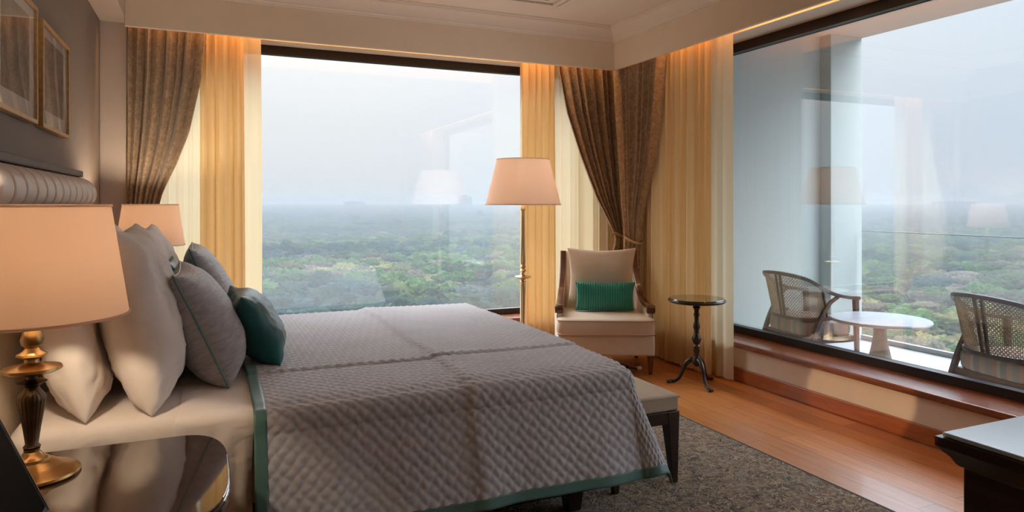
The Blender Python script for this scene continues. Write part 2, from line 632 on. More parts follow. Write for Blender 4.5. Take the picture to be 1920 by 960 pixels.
# ------------------------------------------------------------------ room shell
def room():
    m = MB().box(XL - 0.3, GX + 0.06, YF - 0.2, GY + 0.06, -0.3, 0)
    struct(m.build('floor', M['floor']))
    m = MB().box(XL - 0.3, GX + 0.06, YF - 0.2, GY + 0.06, CEIL, CEIL + 0.25)
    struct(m.build('ceiling', M['ceiling']))
    m = MB().box(XL - 0.3, XL, YF, GY + 0.06, 0, CEIL)
    struct(m.build('wall_left', M['taupe']))
    m = MB().box(XL - 0.3, GX + 0.06, YF - 0.2, YF, 0, CEIL)
    struct(m.build('wall_front', M['wall']))
    # back wall: below sill, above head, left and right piers
    m = MB()
    m.box(XL, GX + 0.06, YB, GY + 0.06, 0, SILL - 0.04)
    m.box(XL, GX + 0.06, YB, GY + 0.06, HEAD, CEIL)
    m.box(XL, -0.52, YB, GY + 0.06, SILL - 0.04, HEAD)
    m.box(3.40, GX + 0.06, YB, GY + 0.06, SILL - 0.04, HEAD)
    struct(m.build('wall_back', M['wall']))
    m = MB()
    m.box(XR, GX + 0.06, YF, YB, 0, SILL - 0.04)
    m.box(XR, GX + 0.06, YF, YB, HEAD, CEIL)
    m.box(XR, GX + 0.06, 4.95, YB, SILL - 0.04, HEAD)
    m.box(XR, GX + 0.06, YF, 0.1, SILL - 0.04, HEAD)
    struct(m.build('wall_right', M['wall']))
    # bulkhead along the bed wall and the pilaster that carries it
    m = MB().box(XL, -0.53, YF, 5.60, 2.63, CEIL)
    m.box(XL, -0.53, 5.60, YB, 0, CEIL)
    struct(m.build('trim_1', M['greige'], bevel=0.004))
    # pelmets
    m = MB().box(-0.53, 3.45, 5.42, 5.45, 2.57, CEIL)
    struct(m.build('trim_2', M['wall'], bevel=0.004))
    m = MB().box(3.417, 3.447, YF, 5.42, 2.57, CEIL)
    struct(m.build('trim_3', M['wall'], bevel=0.004))
    # cornice: swept profile along the two pelmets
    prof = [(0, 0), (0, -0.13), (0.012, -0.13), (0.014, -0.115), (0.022, -0.11), (0.024, -0.095),
            (0.05, -0.05), (0.075, -0.028), (0.085, -0.026), (0.088, -0.012), (0.1, -0.01), (0.1, 0)]
    vs, fs = [], []
    k = len(prof)
    for cx, cy in ((-0.53, 5.42), (3.417, 5.42), (3.417, YF)):
        for (o, z) in prof:
            if cx < 0:
                p = (cx, cy - o, CEIL + z)
            elif cy > 0:
                p = (cx - o, cy - o, CEIL + z)
            else:
                p = (cx - o, cy, CEIL + z)
            vs.append(p)
    for s in range(2):
        for j in range(k):
            j2 = (j + 1) % k
            fs.append((s * k + j, s * k + j2, (s + 1) * k + j2, (s + 1) * k + j))
    struct(MB().add(vs, fs).build('trim_4', M['ceiling'], smooth=True, angle=30))
    # flat moulding frame on the ceiling
    m = MB()
    x0, x1, y0, y1 = 0.2, 2.58, 0.6, 4.98
    for d, w, h in ((0, 0.05, 0.016), (0.11, 0.02, 0.01)):
        a0, a1, b0, b1 = x0 + d, x1 - d, y0 + d, y1 - d
        m.box(a0, a1, b1 - w, b1, CEIL - h, CEIL)
        m.box(a0, a1, b0, b0 + w, CEIL - h, CEIL)
        m.box(a0, a0 + w, b0 + w, b1 - w, CEIL - h, CEIL)
        m.box(a1 - w, a1, b0 + w, b1 - w, CEIL - h, CEIL)
    struct(m.build('trim_5', M['ceiling'], bevel=0.004))
    # skirtings
    m = MB().box(XR - 0.018, XR, YF, YB, 0, 0.10)
    struct(m.build('baseboard_right', M['skirting'], bevel=0.005))
    m = MB().box(-0.53, XR - 0.018, YB - 0.018, YB, 0, 0.10)
    struct(m.build('baseboard_back', M['skirting'], bevel=0.005))


room()


def window(name, axis, a0, a1, g):
    """a fixed pane in a dark frame with a timber sill; axis 'x': runs along X at Y=g"""
    def bx(m, p0, p1, q0, q1, z0, z1):
        return m.box(p0, p1, q0, q1, z0, z1) if axis == 'x' else m.box(q0, q1, p0, p1, z0, z1)
    root = bpy.data.objects.new(name, None)
    COL.objects.link(root)
    struct(root)
    f = MB()
    bx(f, a0, a1, g - 0.045, g + 0.03, SILL, SILL + 0.052)
    bx(f, a0, a1, g - 0.045, g + 0.03, HEAD - 0.07, HEAD)
    bx(f, a0, a0 + 0.05, g - 0.045, g + 0.03, SILL + 0.052, HEAD - 0.07)
    bx(f, a1 - 0.05, a1, g - 0.045, g + 0.03, SILL + 0.052, HEAD - 0.07)
    f.build('window_frame', M['dark_frame'], root, bevel=0.004)
    p = MB()
    bx(p, a0 + 0.04, a1 - 0.04, g - 0.008, g + 0.008, SILL + 0.04, HEAD - 0.06)
    p.build('window_pane', M['glass'] if axis == 'x' else M['glass_coated'], root)
    w = YB if axis == 'x' else XR
    s = MB()
    bx(s, a0, a1, w - 0.05, g + 0.03, SILL - 0.04, SILL)
    s.build('window_sill', M['sill'], root, bevel=0.008, seg=3)
    return root


window('window_1', 'x', -0.52, 3.40, GY)
window('window_2', 'y', 0.1, 4.95, GX)


# ------------------------------------------------------------------ curtains
def curtain_mesh(axis, base, eL, eR, zs, n, amp, seed, ns, twist=0.0, ragged=0.0):
    """pleated cloth; eL/eR give the two edges at height z, amp the fold depth"""
    rnd = random.Random(seed)
    ph = [rnd.uniform(0, 6.28) for _ in range(6)]
    pts = []
    for z in zs:
        a, b = eL(z), eR(z)
        row = []
        for i in range(ns + 1):
            s = i / ns
            sw = s + 0.022 * math.sin(2 * PI * 2.3 * s + ph[0]) + 0.012 * math.sin(2 * PI * 5.1 * s + ph[1])
            p = 2 * PI * n * sw + 0.25 * math.sin(z * 1.7 + ph[2] + s * 4) * twist
            am = amp(z) * (0.75 + 0.3 * math.sin(2 * PI * 3.7 * s + ph[3]))
            dep = am * math.sin(p) + 0.18 * am * math.sin(2 * p + ph[4])
            pos = a + (b - a) * (s + 0.30 / n / (2 * PI) * math.sin(2 * p) * (0 < i < ns))
            dep += ragged * math.sin(z * 2 + s * 9 + ph[5])
            row.append((pos, base + dep, z) if axis == 'x' else (base + dep, pos, z))
        pts.append(row)
    return MB().grid(pts)


def zlist(z0, z1, n):
    return [z0 + (z1 - z0) * i / n for i in range(n + 1)]


def sheer(name, label, axis, base, p0, p1, n, seed, b0, b1, nb, z0=0.02):
    """one wide single layer of voile with a bunched stack of it gathered in front"""
    root = thing(name, label, 'curtain')
    m = curtain_mesh(axis, base, lambda z: p0, lambda z: p1 + 0.008 * math.sin(z * 1.3), zlist(z0, 2.90, 14), n, lambda z: 0.012 + 0.003 * (2.9 - z), seed, n * 16, 0.6)
    m.build('curtain_panel', M['sheer'], root, smooth='all')
    m = curtain_mesh(axis, base - 0.044, lambda z: b0, lambda z: b1 + 0.008 * math.sin(z * 1.1 + 1), zlist(z0, 2.90, 14), nb, lambda z: 0.024, seed + 50, nb * 20, 0.4)
    m.build('gathered_panel', M['sheer_thick'], root, smooth='all')
    return root


M['sheer_thick'] = mk_cloth_translucent('gathered_voile', srgb(242, 222, 184), srgb(246, 216, 166), 0.5, 0.0, bump=0)
sheer('sheer_curtain', 'cream sheer curtain left of the bed, beside the big window', 'x', 5.69, -0.50, 0.375, 9, 1, -0.06, 0.25, 5)
sheer('sheer_curtain', 'cream sheer curtain behind the tall floor lamp and armchair', 'x', 5.69, 2.585, 3.60, 10, 2, 2.59, 2.93, 5)
sheer('sheer_curtain', 'cream sheer curtain hanging behind the round side table', 'y', 3.59, 4.05, 5.50, 15, 3, 4.22, 5.05, 11)


def drape(name, label, axis, base, L, Rr, n, seed, tie_z, parent_dir=1):
    """heavy curtain pinched by a tieback at tie_z"""
    zs = sorted(set([round(z, 3) for z in zlist(0.03, 2.90, 56)] + [tie_z]))

    def amp(z):
        if z > tie_z:
            t = min(1, (z - tie_z) / 1.2)
            return 0.022 + 0.026 * t
        return 0.022 + 0.012 * min(1, (tie_z - z) / 0.3)
    root = thing(name, label, 'curtain', (0, 0, 0))
    m = curtain_mesh(axis, base, lambda z: interp(z, L), lambda z: interp(z, Rr), zs, n, amp, seed, n * 18, 1.0)
    c = m.build('curtain_panel', M['drape'], root, smooth='all', solid=0.004)
    # tieback: a rope loop round the gathered cloth
    a, b = interp(tie_z, L), interp(tie_z, Rr)
    t = MB()
    path = []
    for i in range(32):
        th = 2 * PI * i / 32
        pos = (a + b) / 2 + ((b - a) / 2 + 0.018) * math.cos(th)
        dep = base + 0.052 * math.sin(th)
        z = tie_z + 0.035 * math.cos(th) * parent_dir
        path.append((pos, dep, z) if axis == 'x' else (dep, pos, z))
    t.tube(path, 0.011, 8, closed=True)
    t.build('tieback', M['champagne_cloth'], root, smooth='all')
    return root


M['champagne_cloth'] = plain('tieback_cord', srgb(156, 128, 92), 0.7, vary=0.15, vs=60)

drape('curtain', 'bronze patterned curtain tied back beside the left pilaster', 'x', 5.565,
      [(0, -0.50), (0.9, -0.52), (1.05, -0.535), (1.3, -0.53), (2.9, -0.52)],
      [(0, -0.28), (0.9, -0.34), (1.05, -0.38), (1.234, -0.35), (1.428, -0.30), (1.623, -0.215), (1.861, -0.13), (2.26, -0.047), (2.6, -0.02), (2.9, -0.01)], 7, 11, 1.05, -1)
drape('curtain', 'bronze patterned curtain in the room corner, left of the pair', 'x', 5.565,
      [(0, 3.38), (0.8, 3.46), (0.93, 3.515), (1.01, 3.53), (1.10, 3.494), (1.4, 3.319), (1.796, 3.147), (2.185, 3.007), (2.55, 2.924), (2.9, 2.89)],
      [(0, 3.60), (0.9, 3.615), (1.03, 3.61), (1.3, 3.62), (2.9, 3.62)], 8, 12, 1.03, -1)
drape('curtain', 'bronze patterned curtain in the room corner, right of the pair', 'y', 3.495,
      [(0, 5.12), (0.79, 5.14), (1.0, 5.12), (1.256, 5.07), (1.717, 4.90), (2.163, 4.80), (2.56, 4.744), (2.9, 4.72)],
      [(0, 5.36), (0.9, 5.33), (1.0, 5.325), (1.3, 5.38), (2.6, 5.50), (2.9, 5.50)], 8, 13, 1.02, 1)


# ------------------------------------------------------------------ pictures, headboard, wall hook
def picture(y0, y1, z0, z1, mat, label):
    root = thing('picture_frame', label, 'picture', (XL, (y0 + y1) / 2, z0))
    yc = (y0 + y1) / 2
    w, h = (y1 - y0) / 2, z1 - z0
    f = MB()
    fw, d = 0.017, 0.032
    f.box(0.001, d, -w, w, 0, fw)
    f.box(0.001, d, -w, w, h - fw, h)
    f.box(0.001, d, -w, -w + fw, fw, h - fw)
    f.box(0.001, d, w - fw, w, fw, h - fw)
    f.build('frame', M['gold_frame'], root, bevel=0.003)
    MB().box(0.004, 0.018, -w + fw, w - fw, fw, h - fw).build('mat_board', M['mat_board'], root)
    mw, mh = 0.105, 0.062
    MB().box(0.018, 0.0205, -w + mw, w - mw, mh + 0.025, h - mh).build('print', mat, root)
    MB().box(0.025, 0.027, -w + fw, w - fw, fw, h - fw).build('glass', M['picture_glass'], root)
    return root


picture(3.62, 4.25, 1.685, 2.165, M['print2'], 'smaller-looking gilt framed engraving nearer the window curtain')
picture(2.89, 3.52, 1.685, 2.185, M['print1'], 'gilt framed engraving nearer the bedside lamp, cut by the picture edge')


def headboard():
    root = thing('headboard', 'pale leather headboard with a channel tufted roll above the pillows', 'headboard', (XL, 3.45, 0))
    y0, y1 = -0.98, 0.93
    # channel tufted roll: n ribs, rounded over the top
    n = 12
    sub = 14
    prof = [(0.085, 1.335), (0.125, 1.345), (0.142, 1.38), (0.140, 1.42), (0.122, 1.455), (0.09, 1.478), (0.05, 1.486), (0.012, 1.482)]
    P = smooth_path([(a, 0, b) for a, b in prof], 4)
    pts = []
    for i in range(n * sub + 1):
        t = i / sub
        rib = abs(math.sin(PI * t)) ** 0.24
        y = y0 + (y1 - y0) * i / (n * sub)
        row = []
        for p in P:
            c = Vector((0.06, 0, 1.40))
            q = Vector((p.x, 0, p.z))
            q = c + (q - c) * (0.86 + 0.14 * rib)
            row.append((q.x, y, q.z))
        pts.append(row)
    m = MB().grid(pts)
    for end in (pts[0], pts[-1]):
        k = len(m.v)
        m.v.extend(end)
        m.f.append(tuple(range(k, k + len(end))))
        m.mi.append(0)
    m.build('tufted_roll', M['head_leather'], root, smooth=True, angle=50)
    MB().box(0.0, 0.095, y0, y1, 1.315, 1.336).build('roll_rail', M['walnut'], root, bevel=0.003)
    # lower upholstered panels
    for i in range(3):
        a = y0 + (y1 - y0) * i / 3
        b = y0 + (y1 - y0) * (i + 1) / 3
        MB().box(0.0, 0.085, a + 0.003, b - 0.003, 0.28, 1.313).build('back_panel', M['cream_fabric'], root, bevel=0.02, seg=4)
    MB().box(0.0, 0.075, y0 - 0.02, y1 + 0.0, 1.488, 1.522).build('cap_rail', M['taupe_cap'], root, bevel=0.006)
    MB().box(0.0, 0.08, y0, y1, 0.0, 0.278).build('plinth', M['dark_wood'], root, bevel=0.004)
    return root


M['taupe_cap'] = plain('taupe_cap_rail', srgb(92, 80, 76), 0.6)
headboard()


def hook():
    root = thing('curtain_hook', 'small dark metal hook on the left pilaster near headboard', 'hook', (-0.640, 5.60, 1.30))
    m = MB()
    m.lathe([(0.0, 0.0), (0.016, 0.0), (0.016, 0.006), (0.0, 0.006)], 16)
    m.v = [(x, -z, y) for x, y, z in m.v]
    m.build('back_plate', M['bronze'], root, smooth=True)
    m = MB().tube(smooth_path([(0, -0.004, 0), (0, -0.03, -0.004), (0.004, -0.05, 0.006), (0.008, -0.055, 0.026)], 6), 0.006, 8)
    m.build('hook_arm', M['bronze'], root, smooth='all')


hook()


# ------------------------------------------------------------------ bed, quilt, sheet
BX0, BX1, BY0, BY1, BZ = -0.585, 1.62, 2.53, 4.49, 0.63


def bed():
    root = thing('bed', 'king bed with dark timber base under the grey quilt', 'bed', (0.52, 3.51, 0.0068))
    ox, oy = 0.52, 3.51
    m = MB().box(BX0 + 0.02 - ox, 1.55 - ox, 2.57 - oy, 4.45 - oy, 0.10, 0.30)
    m.build('bed_base', M['dark_wood'], root, bevel=0.012)
    for x in (-0.50, 1.46):
        for y in (2.66, 4.36):
            MB().taper(x - ox, y - oy, 0.0, 0.10, 0.03, 0.03, 0.04, 0.04).build('leg', M['dark_wood'], root, bevel=0.004)
    # mattress with softly rounded edges
    bm = MB()
    n = 26
    pts = []
    W, D = (BX1 - BX0) / 2, (BY1 - BY0) / 2
    cx, cy = (BX0 + BX1) / 2 - ox, (BY0 + BY1) / 2 - oy
    prof = [(0.0, 0.302), (0.985, 0.302), (0.998, 0.33), (1.0, 0.38), (0.996, 0.45), (1.0, 0.56), (0.994, 0.60), (0.975, 0.622), (0.94, 0.630), (0.0, 0.632)]
    m = 160
    for k, z in prof:
        row = []
        for i in range(m):
            th = 2 * PI * i / m
            c, s = math.cos(th), math.sin(th)
            e = 0.09
            x = math.copysign(abs(c) ** e, c)
            y = math.copysign(abs(s) ** e, s)
            row.append((cx + x * (W - (1 - k) * D), cy + y * D * k, z) if k > 0 else (cx + x * (W - D), cy, z))
        row.append(row[0])
        pts.append(row)
    bm.grid(pts)
    bm.build('mattress', M['white_linen'], root, smooth=True, angle=60)
    return root


bed()

QX0, QX1, QY0, QY1, QZ = 0.14, 1.635, 2.515, 4.505, 0.645
DROP = 0.475


def quilt_surface(a, b, puff):
    """a: metres along the bed from the head hem; b: metres across from the near top edge (negative = hanging)"""
    LX, LY = QX1 - QX0, QY1 - QY0
    ex = np.maximum(a - LX, 0)
    eyn = np.maximum(-b, 0)
    eyf = np.maximum(b - LY, 0)
    ey = np.maximum(eyn, eyf)
    sy = np.where(eyf > 0, 1.0, -1.0)
    p = 5.5
    e = (ex ** p + ey ** p + 1e-12) ** (1 / p)
    ln = np.sqrt(ex ** 2 + ey ** 2) + 1e-9
    nx, ny = ex / ln, ey / ln
    # rounded shoulder of radius r then a slanting fall
    r = 0.075
    q = np.minimum(e / (r * 1.5), 1.0)
    ang = q * (PI / 2)
    out0 = r * np.sin(ang) * 0.55
    dr0 = r * (1 - np.cos(ang)) * 1.0
    rest = np.maximum(e - r * 1.5, 0)
    flare = 0.33 * ny ** 2 + 0.03 * nx ** 2 + 0.42 * nx * ny
    # slow waves in the hanging cloth
    wv = np.sin(a * 2 * PI / 0.62 + 0.8) * 0.5 + np.sin(a * 2 * PI / 0.27 + 2) * 0.22
    out = out0 + rest * flare + rest * 0.045 * wv * (ny > 0.5) * (ex <= 0)
    dr = dr0 + rest * np.sqrt(np.maximum(1 - flare ** 2, 0.2))
    X = QX0 + np.minimum(a, LX) + nx * out * 1.0
    Y = QY0 + np.clip(b, 0, LY) + sy * ny * out
    Z = QZ - dr
    # gentle softness of the bed under the cloth
    Z = Z + 0.010 * np.exp(-((np.clip(b, 0, LY) - LY / 2) / 0.7) ** 2) - 0.012 * np.exp(-(np.minimum(np.clip(b, 0, 9), LX) / 0.05) ** 2)
    # pressed fold lines
    a0, b0 = 0.775, 0.45
    wob = 0.008 * np.sin(b * 5) + 0.004 * np.sin(b * 13)
    wob2 = 0.008 * np.sin(a * 4 + 1)
    fx = np.exp(-((a - a0 - wob) / 0.011) ** 2)
    fy = np.exp(-((b - b0 - wob2) / 0.013) ** 2)
    st = 1 / (1 + np.exp(-(a - a0 - wob) / 0.010))
    P = np.stack([X, Y, Z], -1)
    ga = np.gradient(P, axis=0)
    gb = np.gradient(P, axis=1)
    nrm = np.cross(ga, gb)
    nrm /= np.linalg.norm(nrm, axis=-1, keepdims=True) + 1e-12
    h = 0.016 * st * np.exp(-np.maximum(a - a0, 0) / 0.35) - 0.001 * fx - 0.008 * fy + 0.008 * np.exp(-np.maximum(b - b0, 0) / 0.2) * (b > b0 + wob2)
    if puff:
        pitch = 0.046
        u = (a + b * 0.92 + 0.004 * np.sin(a * 90)) / pitch
        v = (a - b * 0.92 + 0.004 * np.sin(b * 90)) / pitch
        h = h + 0.0062 * (np.abs(np.sin(PI * u)) * np.abs(np.sin(PI * v))) ** 0.55
    return P + nrm * h[..., None]


def quilt():
    LX, LY = QX1 - QX0, QY1 - QY0
    root = thing('quilt', 'grey diamond quilted bedspread with seafoam border covering the bed', 'quilt', (0.9, 3.5, 0.64))
    org = np.array([0.9, 3.5, 0.64])
    tw = 0.042
    step = 0.0056

    def patch(name, a0, a1, b0, b1, mat, puff, sa=step, sb=step):
        na, nb = max(6, int((a1 - a0) / sa)), max(6, int((b1 - b0) / sb))
        A, B = np.meshgrid(np.linspace(a0, a1, na), np.linspace(b0, b1, nb), indexing='ij')
        P = quilt_surface(A, B, puff) - org
        if not puff:
            P[..., 2] += 0.003
        return np_mesh(name, P.reshape(-1, 3), grid_faces(na, nb), mat, root)
    patch('quilted_panel', tw, LX + DROP - tw, -DROP + tw, LY + DROP - tw, M['quilt'], True)
    for nm, r in (('border', (0, tw, -DROP - 0.25, LY + DROP)), ('border', (tw, LX + DROP, -DROP, -DROP + tw)),
                  ('border', (tw, LX + DROP, LY + DROP - tw, LY + DROP)), ('border', (LX + DROP - tw, LX + DROP, -DROP + tw, LY + DROP - tw))):
        o = patch(nm, *r, M['green_trim'], False, 0.012 if r[1] - r[0] > 0.1 else 0.007, 0.012 if r[3] - r[2] > 0.1 else 0.007)
        o['label'] = 'seafoam satin border strip'
        s = o.modifiers.new('solid', 'SOLIDIFY')
        s.thickness = 0.006
        s.offset = 0
    return root


quilt()


def bed_sheet():
    """white top sheet showing between the pillows and the quilt, hanging down the near side"""
    na, nb = 60, 150
    A, B = np.meshgrid(np.linspace(0, 0.25, na), np.linspace(-0.58, 1.98, nb), indexing='ij')
    ey = np.maximum(-B, 0)
    ang = np.minimum(ey / 0.05, 1) * PI / 2
    rest = np.maximum(ey - 0.05, 0)
    wv = 0.010 * np.sin(A * 2 * PI / 0.16 + 1) + 0.006 * np.sin(A * 2 * PI / 0.07)
    Y = 2.525 + np.maximum(B, 0) - 0.03 * np.sin(ang) - rest * 0.10 - wv * np.minimum(rest / 0.2, 1)
    Z = 0.637 - 0.03 * (1 - np.cos(ang)) - rest * 0.985
    X = -0.10 + A + 0.01 * np.sin(B * 7) - 0.03 * rest
    P = np.stack([X - 0.1, Y - 3.5, Z - 0.63], -1)
    o = np_mesh('bed_sheet', P.reshape(-1, 3), grid_faces(na, nb), M['white_linen'])
    o.location = (0.1, 3.5, 0.63)
    s = o.modifiers.new('solid', 'SOLIDIFY')
    s.thickness = 0.003
    tag(o, 'white top sheet hanging down the near bed side next to the quilt border', 'sheet')


bed_sheet()


def pillow(name, label, cat, W, H, T, mat, loc, lean, rz=-90, seed=0, piping=None, group=None, wr=0.006, pinch=0.08, squash=1.0, plump=0.42, front=0.5):
    """plump cushion standing on its lower edge: local x = width, z = height, y = front"""
    n = 40
    V = []
    rnd = seed * 7.3
    U = np.linspace(-1, 1, n)
    F = []

    def outline(u, v):
        x = u * W / 2 * (1 - pinch * math.cos(v * PI / 2) ** 1.0)
        z = v * H / 2 * (1 - pinch * math.cos(u * PI / 2) ** 1.0)
        return x, z
    for side in (1, -1):
        for i in range(n):
            for j in range(n):
                # concentrate samples at the seams
                u = math.sin(U[i] * PI / 2)
                v = math.sin(U[j] * PI / 2)
                x, z = outline(u, v)
                t = ((1 - abs(u) ** 2.6) * (1 - abs(v) ** 2.6)) ** plump
                sag = 1 + 0.18 * squash * (-v)
                edge = min(1, t * 2.2)
                wn = noise.noise((x * 7 + rnd, z * 7, side * 3.1 + rnd)) + 0.6 * (0.5 - abs(noise.noise((x * 9, z * 20 + rnd + x * 6, side * 5.0)))) * (0.4 + abs(v)) + 0.35 * noise.noise((x * 30, z * 22 + rnd, side * 2.0))
                y = side * (T * (front if side == 1 else 1 - front) * t * sag) + wr * wn * edge
                V.append((x, y, z + H / 2))
        o = n * n * (0 if side == 1 else 1)
        for i in range(n - 1):
            for j in range(n - 1):
                q = (o + i * n + j, o + (i + 1) * n + j, o + (i + 1) * n + j + 1, o + i * n + j + 1)
                F.append(q if side == -1 else q[::-1])
    m = MB().add(V, F)
    me = m.build(name, mat, smooth='all')
    me.location = loc
    me.rotation_euler = (R(lean), 0, R(rz))
    tag(me, label, cat, group)
    if piping:
        path = []
        k = 30
        for u, v in [(-1 + 2 * i / k, -1) for i in range(k)] + [(1, -1 + 2 * i / k) for i in range(k)] + \
                    [(1 - 2 * i / k, 1) for i in range(k)] + [(-1, 1 - 2 * i / k) for i in range(k)]:
            x, z = outline(u, v)
            path.append((x, 0, z + H / 2))
        MB().tube(path, 0.005, 6, closed=True, up=(0, 1, 0)).build('piping', piping, me, smooth='all')
    return me


PZ = 0.632
pillow('pillow', 'big white pillow leaning on the headboard behind the near table lamp', 'pillow', 0.84, 0.62, 0.20, M['white_linen'], (-0.362, 2.99, PZ + 0.01), 11, front=0.36, seed=1, wr=0.022)
pillow('pillow', 'white pillow on the far bed side, against the headboard', 'pillow', 0.84, 0.60, 0.20, M['white_linen'], (-0.362, 3.96, PZ + 0.01), 11, front=0.36, seed=2, wr=0.022)
pillow('pillow', 'plump white pillow standing just right of the near lamp shade', 'pillow', 0.84, 0.63, 0.25, M['white_linen'], (-0.172, 2.99, PZ + 0.01), 11, seed=3, wr=0.022)
pillow('pillow', 'white pillow whose corner shows under the far bedside lamp', 'pillow', 0.84, 0.60, 0.23, M['white_linen'], (-0.18, 3.94, PZ + 0.01), 11, seed=4, wr=0.022)
pillow('cushion', 'grey silk cushion with green piping nearest on the sheet', 'cushion', 0.72, 0.47, 0.26, M['grey_silk'], (0.07, 3.19, PZ + 0.015), 24, seed=5, piping=M['green_trim'], wr=0.006)
pillow('cushion', 'grey silk cushion standing farther back, behind the nearer grey one', 'cushion', 0.62, 0.50, 0.22, M['grey_silk'], (0.10, 4.04, PZ + 0.025), 22, seed=6, piping=M['green_trim'], wr=0.006)
pillow('cushion', 'teal silk cushion tucked between the two grey cushions', 'cushion', 0.46, 0.48, 0.13, M['teal_silk'], (0.02, 3.60, PZ + 0.02), 24, seed=7)
pillow('cushion', 'small teal silk cushion lying in front, on the quilt', 'cushion', 0.46, 0.34, 0.20, M['teal_silk'], (0.262, 3.29, PZ + 0.026), 27, rz=-86, seed=8, wr=0.022, plump=0.52, pinch=0.12)


# ------------------------------------------------------------------ lamps
def shade_mesh(r0, r1, z0, z1, th=0.003):
    p = [(r0, z0), (r1, z1), (r1 - th, z1), (r0 - th, z0)]
    return MB().lathe(p, 64, closed=True)


def rim(r, z):
    return MB().tube([(r * math.cos(2 * PI * i / 64), r * math.sin(2 * PI * i / 64), z) for i in range(64)], 0.004, 6, closed=True)


def bulb(parent, z, power, color=(1, 0.80, 0.57)):
    MB().lathe([(0, -0.05), (0.012, -0.05), (0.013, -0.03), (0.026, -0.008), (0.03, 0.012), (0.024, 0.032), (0, 0.042)], 20).build('bulb', M['bulb'], parent, smooth=True, loc=(0, 0, z))
    l = bpy.data.lights.new('bulb_light', 'POINT')
    l.energy = power
    l.color = color
    l.shadow_soft_size = 0.035
    o = bpy.data.objects.new('bulb_light', l)
    COL.objects.link(o)
    o.parent = parent
    o.location = (0, 0, z + 0.06)


LAMP_W = 20.0


def table_lamp(label, loc, s, power):
    root = thing('table_lamp', label, 'lamp', loc)
    sc = lambda pr: [(r * s, z * s) for r, z in pr]
    MB().lathe(sc([(0, 0), (0.108, 0), (0.113, 0.005), (0.110, 0.011), (0.098, 0.016), (0.088, 0.018), (0.070, 0.026), (0.066, 0.027), (0.056, 0.036), (0.042, 0.041),
                   (0.038, 0.048), (0.028, 0.053), (0.022, 0.062), (0.018, 0.066), (0.019, 0.074), (0.0, 0.074)]), 48).build('base', M['brass'], root, smooth=True, angle=30)
    MB().lathe(sc([(0, 0.073), (0.017, 0.074), (0.021, 0.079), (0.015, 0.086), (0.021, 0.13), (0.028, 0.17), (0.033, 0.20), (0.033, 0.214), (0.022, 0.228),
                   (0.016, 0.238), (0.020, 0.243), (0.036, 0.252), (0.028, 0.255), (0.013, 0.259), (0.013, 0.272), (0, 0.272)]), 120, flute=20, famp=0.04).build('stem', M['bronze'], root, smooth=True, angle=50)
    MB().lathe(sc([(0, 0.268), (0.02, 0.270), (0.060, 0.278), (0.070, 0.284), (0.068, 0.291), (0.048, 0.296), (0.028, 0.300), (0.018, 0.304), (0, 0.304)]), 48).build('saucer', M['brass'], root, smooth=True, angle=30)
    MB().lathe(sc([(0, 0.303), (0.018, 0.303), (0.016, 0.312), (0.036, 0.322), (0.034, 0.327), (0.020, 0.336), (0.015, 0.343), (0.024, 0.351), (0.027, 0.364), (0.022, 0.382),
                   (0.014, 0.405), (0.011, 0.43), (0.011, 0.52), (0, 0.52)]), 40).build('neck', M['brass'], root, smooth=True, angle=30)
    z0, z1 = 0.425 * s, 0.722 * s
    sh = shade_mesh(0.228 * s, 0.184 * s, z0, z1).build('lamp_shade', M['shade'], root, smooth=True, angle=30)
    rim(0.228 * s, z0).build('trim', M['shade'], sh, smooth='all')
    rim(0.184 * s, z1).build('trim', M['shade'], sh, smooth='all')
    sp = MB()
    for k in range(3):
        a = 2 * PI * k / 3
        sp.tube([(0.008, 0, 0.52 * s), (0.6 * 0.184 * s * math.cos(a), 0.6 * 0.184 * s * math.sin(a), z1 - 0.03), (0.183 * s * math.cos(a), 0.183 * s * math.sin(a), z1 - 0.012)], 0.0018, 5)
    sp.build('shade_carrier', M['brass'], root, smooth='all')
    bulb(root, 0.56 * s, power)
    return root


NS_Z = 0.62
table_lamp('brass table lamp with large glowing linen shade on the near nightstand', (-0.432, 2.20, NS_Z), 1.0, LAMP_W)
table_lamp('brass table lamp glowing beyond the bed beside the tied curtain', (-0.345, 5.06, NS_Z + 0.075), 0.89, LAMP_W)


